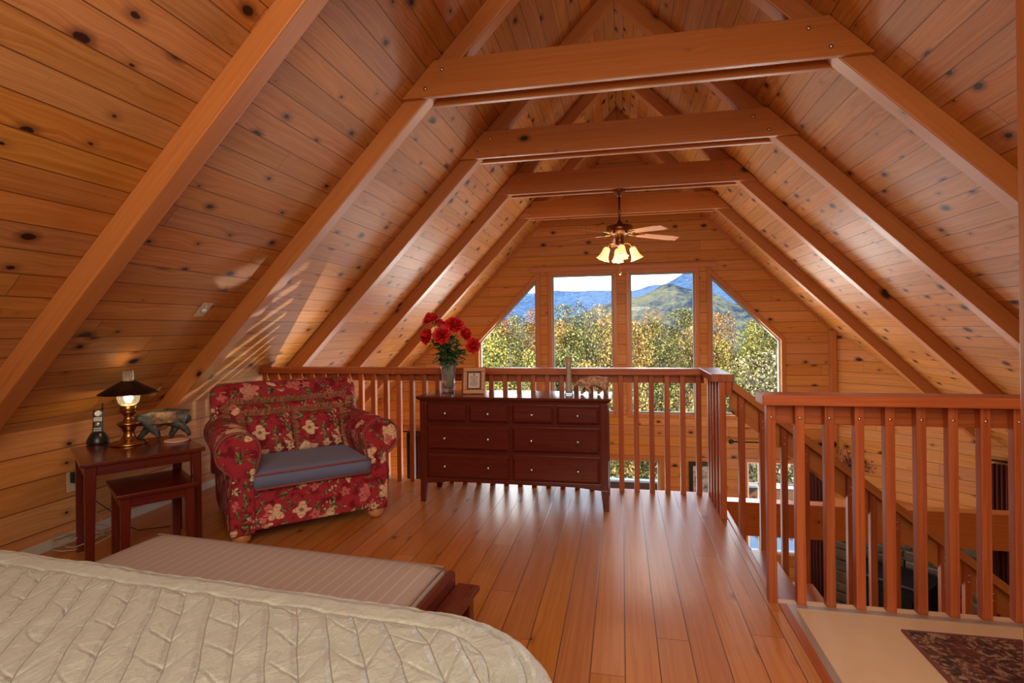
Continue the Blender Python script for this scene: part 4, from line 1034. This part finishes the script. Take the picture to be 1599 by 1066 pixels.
# ---------------------------------------------------------------- armchair
P0 = Vector((-1.90, 3.06, 0)) + Vector((0.707, -0.707, 0)) * 0.04
ac = thing('armchair', 'wide crimson floral armchair with rolled arms and blue seat, beside the nesting tables', 'armchair', P0, math.radians(45))
fl_ = M['floral']
MB().box(-0.40, 0.40, 0.012, 0.92, 0.075, 0.325).obj('base', fl_, ac, bevel=0.015, seg=3)
def arm(s):
    cx, cz, r_ = 0.425, 0.545, 0.118
    pts = [(0.47, 0.06), (0.475, 0.30), (0.462, 0.42)]
    a0, a1 = math.radians(-48), math.radians(205)
    for k in range(18):
        a = a0 + (a1 - a0) * k / 17; pts.append((cx + r_ * math.cos(a), cz + r_ * math.sin(a)))
    pts += [(0.335, 0.40), (0.335, 0.06)]
    pts = [(s * x, z) for x, z in pts]
    if s > 0: pts = pts[::-1]
    o = MB().prism(pts, 'y', 0.0, 0.88, True).obj('arm', fl_, ac, bevel=0.018, seg=3)
    w = MB(); w.tube([(x, -0.004, z) for x, z in pts if z > 0.08] , 0.006, 6); w.obj('welt', M['piping'], o)
    return o
arm(-1); arm(1)
m = MB()
prof = [(0.72, 0.28), (0.66, 0.45), (0.70, 0.62), (0.745, 0.76), (0.76, 0.83), (0.80, 0.875), (0.87, 0.885), (0.935, 0.86), (0.955, 0.80), (0.93, 0.6), (0.90, 0.28)]
pr = MB()
def bk(u, v):
    x = -0.50 + 1.0 * u; n = len(prof) - 1; f = v * n; i = min(int(f), n - 1); tt = f - i
    y = prof[i][0] * (1 - tt) + prof[i + 1][0] * tt; z = prof[i][1] * (1 - tt) + prof[i + 1][1] * tt
    e = abs(2 * u - 1); rd = max(0, (e - 0.90) / 0.10)
    cy, cz = 0.83, 0.6
    y = y + (cy - y) * 0.40 * rd ** 2.2; z = z + (0.60 - z) * 0.14 * rd ** 2.5 if z > 0.6 else z
    return (x, y + (0.015 * math.sin(u * 9)) , z - 0.008 * (2 * u - 1) ** 2)
pr.grid(bk, 24, 30); 
n0 = 25
pr.f.append(tuple(j * n0 for j in range(31))); pr.smooth.append(False); pr.f.append(tuple(j * n0 + 24 for j in reversed(range(31)))); pr.smooth.append(False)
pr.obj('back', fl_, ac, subsurf=0)
m = MB()
def cush(x0, x1, y0, y1, z0, z1, crown):
    def fn(u, v, top):
        x = x0 + (x1 - x0) * u; y = y0 + (y1 - y0) * v
        e = (1 - (2 * u - 1) ** 8) * (1 - (2 * v - 1) ** 8)
        return (x, y, (z1 - 0.018 + (crown + 0.018) * e ** 0.5) if top else (z0 + 0.012 - 0.012 * e))
    mm = MB(); N = 22
    mm.grid(lambda u, v: fn(u, v, True), N, N); b = len(mm.v); mm.grid(lambda u, v: fn(1 - u, v, False), N, N)
    def T_(i, j): return j * (N + 1) + i
    def B_(i, j): return b + j * (N + 1) + (N - i)
    for i in range(N):
        mm.f.append((T_(i + 1, 0), T_(i, 0), B_(i, 0), B_(i + 1, 0))); mm.smooth.append(True)
        mm.f.append((T_(i, N), T_(i + 1, N), B_(i + 1, N), B_(i, N))); mm.smooth.append(True)
        mm.f.append((T_(0, i), T_(0, i + 1), B_(0, i + 1), B_(0, i))); mm.smooth.append(True)
        mm.f.append((T_(N, i + 1), T_(N, i), B_(N, i), B_(N, i + 1))); mm.smooth.append(True)
    return mm
sc_ = cush(-0.345, 0.345, -0.03, 0.68, 0.318, 0.425, 0.012).obj('seat_cushion', M['seatblue'], ac, bevel=0.0)
m = MB(); m.tube([(-0.345, 0.3, 0.41), (-0.345, -0.032, 0.41), (0.345, -0.032, 0.41), (0.345, 0.3, 0.41)], 0.006, 6); m.tube([(-0.34, -0.032, 0.326), (0.34, -0.032, 0.326)], 0.006, 6); m.obj('piping', M['piping'], sc_)
for sx in (-0.405, 0.405):
    for sy in (0.06, 0.86): MB().lathe([(0.032, 0), (0.05, 0.02), (0.054, 0.045), (0.046, 0.07), (0.03, 0.078)], 24, (sx, sy, 0)).obj('foot', M['foot'], ac)
# fringed cushions on the chair
MC = Matrix.Translation(P0) @ Matrix.Rotation(math.radians(45), 4, 'Z')
def pillow(label, x, y, z, w, h, th, tilt, rz=0.0, roll=0.0):
    root = thing('cushion', label, 'cushion', MC @ Vector((x, y, z)), math.radians(45) + rz, 'fringed floral cushions on the armchair')
    R_ = Matrix.Rotation(-tilt, 4, 'X') @ Matrix.Rotation(roll, 4, 'Y')
    def fn(u, v, s):
        a, b = 2 * u - 1, 2 * v - 1; t_ = th / 2 * ((1 - a * a) * (1 - b * b)) ** 0.38
        pin = 1 - 0.05 * (1 - a * a) if abs(b) > 0.99 else 1
        return (a * w / 2 * (1 - 0.05 * (1 - b * b)), s * t_, (b * (1 - 0.05 * (1 - a * a)) + 1) * h / 2)
    m = MB(); m.grid(lambda u, v: fn(u, v, -1), 18, 18); m.grid(lambda u, v: fn(1 - u, v, 1), 18, 18); m.xform(R_)
    m.obj('cover', fl_, root)
    rn = random.Random(int(x * 1000) + 5); f = MB()
    per = []
    for k in range(int((w + h) * 2 / 0.0011)):
        tt = rn.uniform(0, 2 * (w + h))
        if tt < w: u, v, o = tt / w, 0, (0, -1)
        elif tt < w + h: u, v, o = 1, (tt - w) / h, (1, 0)
        elif tt < 2 * w + h: u, v, o = 1 - (tt - w - h) / w, 1, (0, 1)
        else: u, v, o = 0, 1 - (tt - 2 * w - h) / h, (-1, 0)
        p = Vector(fn(u, v, 0)); l = rn.uniform(0.034, 0.058); d = Vector((o[0] + rn.uniform(-0.35, 0.35), rn.uniform(-1.3, 1.3), o[1] + rn.uniform(-0.35, 0.35))).normalized()
        e = p + d * l; sd = d.cross(Vector((rn.random() - .5, rn.random() - .5, rn.random() - .5))).normalized() * 0.0028
        f.add([p - sd, p + sd, e + sd * 0.8 + Vector((0, 0, -0.008)), e - sd * 0.8 + Vector((0, 0, -0.008))], [(0, 1, 2, 3)])
    f.xform(R_); o = f.obj('fringe', M['fringe'], root)
    return root
pillow('wide fringed floral cushion leaning on the armchair back, behind two small cushions', -0.01, 0.555, 0.40, 0.80, 0.37, 0.15, math.radians(18))
pillow('left small fringed red cushion with a cream tulip on the armchair', -0.165, 0.42, 0.425, 0.31, 0.29, 0.13, math.radians(26), 0.05)
pillow('right small fringed red cushion on the armchair seat', 0.15, 0.42, 0.425, 0.31, 0.29, 0.13, math.radians(26), -0.04)

# ---------------------------------------------------------------- bed, quilt, bench
RB = math.radians(-4.2)
bed = thing('bed', 'mattress of the bed under the cream quilt in the left foreground', 'bed', (-0.10, 1.19, 0), RB)
bxo('mattress', -2.3, -0.07, -1.9, -0.06, 0.30, 0.575, cloth('white_mattress', (0.5, 0.5, 0.48), (0.6, 0.6, 0.58)), bed, bevel=0.06)
bxo('bed_base', -2.28, -0.10, -1.88, -0.10, 0.0, 0.30, M['cherry'], bed)
def quilt():
    W_, D_ = 2.45, 2.0; rc = 0.34
    m = MB(); nx, ny = 460, 300
    def fn(u, v):
        x = -W_ + (W_ + 0.30) * u; y = -1.2 + (1.2 + 0.30) * v     # runs past the edges, then hangs
        # signed distance to rounded corner box (right edge x=0, far edge y=0)
        px, py = x + rc, y + rc
        ax, ay = max(px, 0), max(py, 0); sd = math.hypot(ax, ay) + min(max(px, py), 0) - rc
        # puffy quilting
        bw = math.sin(y * 7 + 1.5 * math.sin(x * 4)) * 0.022 + noise.noise(Vector((x * 3, y * 5, 3))) * 0.02
        la = (x + bw + 0.10 * y) / 0.088; k2 = int(math.floor(la)); lb = (y + (0.5 if k2 % 2 else -0.45) * (la - k2 - 0.5) * 0.088 * 2.0 + 0.03 * math.sin(x * 13 + y * 5) + 0.02 * noise.noise(Vector((x * 6, y * 6, 8)))) / 0.085
        fa, fb = la - math.floor(la), lb - math.floor(lb)
        ea = min(fa, 1 - fa) * 0.088; eb = min(fb, 1 - fb) * 0.085
        if sd > -0.135: ea = min(abs(sd + 0.135), 0.06); eb = abs(sd + 0.03)
        q = 0.002
        wr = noise.noise(Vector((x * 9, y * 6, 1.3))) * 0.005 + noise.noise(Vector((x * 24, y * 15, 4.3))) * 0.004 + noise.noise(Vector((x * 55, y * 38, 2.3))) * 0.0016
        h = 0.59 + q + wr
        if sd > -0.10:
            s2 = sd + 0.10; R2 = 0.10
            if s2 < R2 * PI / 2: a = s2 / R2; inn = R2 * math.sin(a) - s2; dz = R2 * (1 - math.cos(a))
            else: inn = R2 - s2; dz = R2 + (s2 - R2 * PI / 2)
            g = Vector((ax, ay)); g = g.normalized() if g.length > 1e-6 else (Vector((1, 0)) if px > py else Vector((0, 1)))
            x += g.x * inn; y += g.y * inn; h -= dz
            if s2 > R2 * 1.2: w_ = 0.012 * math.sin((x - y) * 28) * min(1, (s2 - R2 * 1.2) / 0.1); x += g.x * w_; y += g.y * w_
        return (x, y, h)
    m.grid(fn, nx, ny)
    o = m.obj('quilt', M['satin']); o.location = (-0.075, 1.245, 0); o.rotation_euler = (0, 0, RB)
    s = o.modifiers.new('thick', 'SOLIDIFY'); s.thickness = 0.008
    return tag(o, 'quilted cream satin bedspread over the bed in the left foreground', 'bedspread')
quilt()
bn = thing('bench', 'dark cherry bench frame under the striped pad at the foot of the bed', 'bench', (-0.62, 1.86, 0), RB)
bxo('seat_deck', -1.36, 0.03, -0.52, 0.0, 0.255, 0.29, ch, bn)
bxo('end_rail', -0.005, 0.03, -0.52, 0.0, 0.29, 0.385, ch, bn, (0, 1, 0), 0.012)
bxo('end_shelf', 0.03, 0.115, -0.56, 0.01, 0.315, 0.335, ch, bn, (0, 1, 0), 0.004)
for sx in (0.055, -1.34):
    for sy in (-0.06, -0.52): bxo('leg', sx, sx + 0.045, sy, sy + 0.045, 0.0, 0.315 if sx > 0 else 0.255, ch, bn, (0, 0, 1))
o = cush(-1.33, -0.01, -0.52, -0.005, 0.29, 0.402, 0.012).obj('bench_pad', M['ticking']); o.location = (-0.62, 1.86, 0); o.rotation_euler = (0, 0, RB)
tag(o, 'long mushroom striped pad lying on the cherry bench beyond the bed', 'cushion')
m = MB(); m.tube([(-1.32, -0.01, 0.392), (-0.015, -0.01, 0.392), (-0.015, -0.5, 0.392)], 0.005, 6); m.obj('piping', cloth('taupe_piping', (0.28, 0.16, 0.11), (0.36, 0.22, 0.15)), o)

# ---------------------------------------------------------------- rug
rg = thing('rug', 'dark patterned oriental mat on the beige floor at the lower right', 'rug', (1.10, 1.975, 0))
MB().box(0.012, 0.41, 0.012, 0.468, 0.0, 0.010).obj('pile', M['rug'], rg)
m = MB()
for (a, b, c, d) in ((0, 0.42, 0.466, 0.482), (0, 0.42, 0, 0.014), (0, 0.014, 0.014, 0.466), (0.408, 0.42, 0.014, 0.466)): m.box(a, b, c, d, 0.0, 0.009)
m.obj('border', M['rug_border'], rg)

# ---------------------------------------------------------------- outdoors: deck, trees, hills
struct(bxo('deck_floor', -4.6, 4.6, YG + 0.17, YG + 2.6, ZL - 0.2, ZL - 0.1, plain('blue_grey_deck_paint', (0.16, 0.27, 0.42), 0.5)))
dk = thing('deck_railing', 'brown deck railing outside the lower windows', 'railing', (0, YG + 2.5, ZL - 0.1))
bxo('top_rail', -4.6, 4.6, -0.07, 0.07, 0.95, 0.99, M['white'], dk); bxo('side_rail', -4.6, 4.6, -0.02, 0.02, 0.70, 0.95, M['deckwood'], dk); bxo('bottom_rail', -4.6, 4.6, -0.02, 0.02, 0.08, 0.16, M['deckwood'], dk)
for k in range(62): bxo('picket', -4.55 + k * 0.148, -4.51 + k * 0.148, -0.02, 0.02, 0.0, 0.75, M['deckwood'], dk, (0, 0, 1), 0)
def leafmat(name, a, b, c):
    a, b, c = [q * 0.25 for q in a], [q * 0.55 for q in b], [min(0.8, q * 1.15) for q in c]  # spread tones stand in for shaded gaps and sunlit leaves
    t = NT(name); oi = t.n('NewGeometry').outputs['Random Per Island']; co = t.n('TexCoord').outputs['Object']
    n, _ = t.noise(co, 0.6, 2.0)
    f = t.math('ADD', t.math('MULTIPLY', oi, 0.65), t.math('MULTIPLY', n, 0.45))
    t.L(t.ramp(f, [(0.30, a), (0.60, b), (0.85, c)]), t.b.inputs['Base Color']); t.b.inputs['Roughness'].default_value = 0.7; t.b.inputs['Specular IOR Level'].default_value = 0.15
    tl = t.n('BsdfTranslucent'); t.L(t.ramp(f, [(0.2, a), (0.55, b), (0.85, c)]), tl.inputs[0]); mx = t.n('MixShader'); mx.inputs[0].default_value = 0.22
    t.L(t.b.outputs[0], mx.inputs[1]); t.L(tl.outputs[0], mx.inputs[2]); t.L(mx.outputs[0], t.out.inputs[0]); return t.m
LM = {'pale olive': leafmat('leaf_pale_olive', (0.13, 0.13, 0.06), (0.33, 0.30, 0.14), (0.60, 0.52, 0.30)), 'yellow-green': leafmat('leaf_yellow_green', (0.10, 0.14, 0.03), (0.30, 0.30, 0.06), (0.52, 0.45, 0.12)),
      'olive-green': leafmat('leaf_olive', (0.06, 0.085, 0.03), (0.16, 0.18, 0.055), (0.34, 0.31, 0.10)),
      'golden': leafmat('leaf_gold', (0.20, 0.13, 0.03), (0.46, 0.30, 0.08), (0.62, 0.45, 0.16)),
      'orange-brown': leafmat('leaf_orange', (0.18, 0.08, 0.025), (0.42, 0.18, 0.05), (0.56, 0.30, 0.09))}
def crown(seed, n, leaf, blobs):
    rn = random.Random(seed); m = MB(); bl = []
    for k in range(blobs):
        a = rn.uniform(0, 2 * PI); h = rn.uniform(-0.75, 1.0); rr = rn.uniform(0.2, 1.0) * math.sqrt(max(0.05, 1 - h * h * 0.8)) * 0.72
        bl.append((Vector((rr * math.cos(a), rr * math.sin(a), h * 0.9)), rn.uniform(0.20, 0.36)))
    for k in range(n):
        c, r_ = rn.choice(bl); d = Vector((rn.gauss(0, 1), rn.gauss(0, 1), rn.gauss(0, 1) + 0.25)).normalized()
        p = c + d * r_ * rn.uniform(0.65, 1.05)
        nn = (d + Vector((rn.gauss(0, .6), rn.gauss(0, .6), rn.gauss(0, .6) + 0.3))).normalized(); x = nn.orthogonal().normalized(); x.rotate(Matrix.Rotation(rn.uniform(0, 6.28), 3, nn)); y = nn.cross(x)
        s = leaf * rn.uniform(0.6, 1.3); m.add([p - x * s * .5, p + y * s * .8, p + x * s * .5, p - y * s * .8], [(0, 1, 2, 3)])
    return m.mesh('crown', None)
CR = [crown(20 + k, 8000, 0.031, 24) for k in range(4)]
def trunkm(seed):
    rn = random.Random(seed); m = MB(); m.tube([(0, 0, -2.2), (0.03, 0, -1.2), (0.0, 0.02, -0.4), (0.04, 0, 0.4), (0, 0, 0.9)], [0.065, 0.05, 0.04, 0.025, 0.01], 7)
    for k in range(9):
        a = rn.uniform(0, 6.28); z = rn.uniform(-0.7, 0.5); l = rn.uniform(0.35, 0.75); e = Vector((math.cos(a) * l, math.sin(a) * l, z + l * 0.7))
        m.tube([(0, 0, z), (e.x * .5, e.y * .5, z + l * 0.45), e], [0.02, 0.013, 0.005], 5)
    return m.mesh('trunk', M['bark'])
TK = [trunkm(40 + k) for k in range(3)]
def hillz(x, y):
    return -6.0 - 0.28 * max(0, min(y - 10, 40)) + max(0, y - 55) * 0.06 + 1.5 * noise.noise(Vector((x * 0.04, y * 0.04, 0)))
m = MB(); m.grid(lambda u, v: (-160 + 320 * u, 9 + 211 * v, hillz(-160 + 320 * u, 9 + 211 * v)), 60, 50)
t_ = NT('forest_floor'); co_ = t_.n('TexCoord').outputs['Object']; nn_, _ = t_.noise(co_, 0.8, 5.0); t_.L(t_.ramp(nn_, [(0.35, (0.02, 0.022, 0.018)), (0.7, (0.10, 0.08, 0.04))]), t_.b.inputs['Base Color']); t_.b.inputs['Roughness'].default_value = 1.0
struct(m.obj('hill_slope', t_.m))
rn = random.Random(77)
def winname(x, y):
    u = CX + F_PX * ((Vector((x, y, 0)) - Vector((0, 0, 0))).dot(rt0)) / ((Vector((x, y, 0))).dot(fw))
    return 'left slanted window' if u < 848 else 'left tall window' if u < 970 else 'right tall window' if u < 1097 else 'right slanted window'
NUMB = ['first', 'second', 'third', 'fourth', 'fifth', 'sixth', 'seventh', 'eighth', 'ninth', 'tenth', 'eleventh', 'twelfth', 'thirteenth', 'fourteenth']
rows = [('nearest', 21, [(-8.8, 'yellow-green', -0.4), (-6.0, 'yellow-green', 0.5), (-3.4, 'yellow-green', -2.2), (-1.2, 'olive-green', -3.6), (1.6, 'olive-green', -3.8), (4.2, 'olive-green', -1.0), (6.4, 'pale olive', 0.1), (8.8, 'pale olive', -0.6)]),
        ('middle', 33, [(-12.5, 'yellow-green', 0.4), (-9.2, 'yellow-green', 1.0), (-6.4, 'yellow-green', 0.6), (-3.6, 'olive-green', -0.4), (-1.0, 'golden', -1.0), (1.9, 'olive-green', -2.2), (4.6, 'golden', -2.2), (7.4, 'pale olive', -0.6), (10.0, 'olive-green', -0.8), (13, 'pale olive', -0.6)]),
        ('third', 48, [(-17, 'olive-green', 1.8), (-13, 'yellow-green', 2.3), (-9.6, 'olive-green', 2.0), (-6.2, 'golden', 2.1), (-2.8, 'olive-green', 2.3), (0.4, 'golden', 1.3), (3.2, 'olive-green', 1.6), (6.2, 'golden', 1.2), (9.4, 'yellow-green', 0.6), (12.6, 'olive-green', 0.8), (16, 'golden', 0.4)]),
        ('farthest', 66, [(-20, 'olive-green', 3.2), (-15, 'orange-brown', 3.4), (-10.5, 'orange-brown', 3.3), (-6, 'olive-green', 3.5), (-1.8, 'golden', 3.3), (2.6, 'orange-brown', 2.8), (6.8, 'olive-green', 2.8), (11, 'orange-brown', 2.3), (15.5, 'yellow-green', 2.0), (20, 'olive-green', 1.4)])]
ti = 0
for rname, Y, lst in rows:
    for k, (x, kind, topz) in enumerate(sorted(lst)):
        y = Y + rn.uniform(-2.5, 2.5); rad = rn.uniform(2.6, 3.3) * (0.75 + Y / 110); hz = rad * 1.15
        root = thing('tree', '%s tree of the %s row of woods outside, %s from the left' % (kind, rname, NUMB[k]), 'tree', (x, y, topz - hz), rn.uniform(0, 6.28), 'autumn trees outside the windows')
        root.scale = (rad, rad, hz)
        for nm, me, mt in (('crown', CR[ti % 4], LM[kind]), ('trunk', TK[ti % 3], M['bark'])):
            o = bpy.data.objects.new(nm, me); COL.objects.link(o); o.parent = root
            if not me.materials: me.materials.append(None)
            o.material_slots[0].link = 'OBJECT'; o.material_slots[0].material = mt
        ti += 1
# mountains
def mount(name, Yc, depth, prof, col1, col2, seed, amp):
    def fn(u, v):
        x = prof[0][0] + (prof[-1][0] - prof[0][0]) * u
        for (xa, za), (xb, zb) in zip(prof[:-1], prof[1:]):
            if xa <= x <= xb + 1e-6: tt = (x - xa) / (xb - xa); tt = tt * tt * (3 - 2 * tt); z = za + (zb - za) * tt; break
        y = Yc - depth + 2 * depth * v; e = abs(2 * v - 1)
        n = noise.fractal(Vector((x * 0.011, y * 0.011, seed)), 0.9, 2.1, 6)
        rid = 1 - abs(noise.noise(Vector((x * 0.014 + seed, y * 0.006, seed))))
        return (x, y, -60 + (z + 60) * (1 - e ** 1.3) * (1 - 0.35 * (1 - rid) * e * 2 ) + amp * n * (0.25 + e))
    m = MB(); m.grid(fn, 220, 90)
    t = NT(name + '_hazy_forest'); co = t.n('TexCoord').outputs['Object']; n, _ = t.noise(co, 0.16, 6.0, 0.7); n2, _ = t.noise(co, 0.03, 3.0)
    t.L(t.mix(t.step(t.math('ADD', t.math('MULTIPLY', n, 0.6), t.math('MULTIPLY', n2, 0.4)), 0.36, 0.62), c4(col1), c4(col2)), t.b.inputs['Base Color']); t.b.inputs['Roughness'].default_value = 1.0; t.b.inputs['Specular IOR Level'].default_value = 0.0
    t.bump(n, 1.0, 14.0)
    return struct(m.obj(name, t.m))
mount('mountain_range', 900, 160, [(-420, 78), (-200, 66), (-120, 62), (-60, 60), (10, 58), (60, 66), (115, 88), (170, 78), (250, 52), (520, 40)], (0.06, 0.13, 0.30), (0.12, 0.22, 0.40), 3.3, 17)  # blue of the distance haze is put into the forest colour
mount('mountain_peak', 560, 150, [(-240, -20), (-60, 8), (10, 29), (45, 45), (80, 37), (115, 22), (160, 10), (240, 0), (340, -10)], (0.02, 0.05, 0.12), (0.21, 0.235, 0.16), 7.7, 20)  # blue shade and sunlit grey-green are mixed into the colour
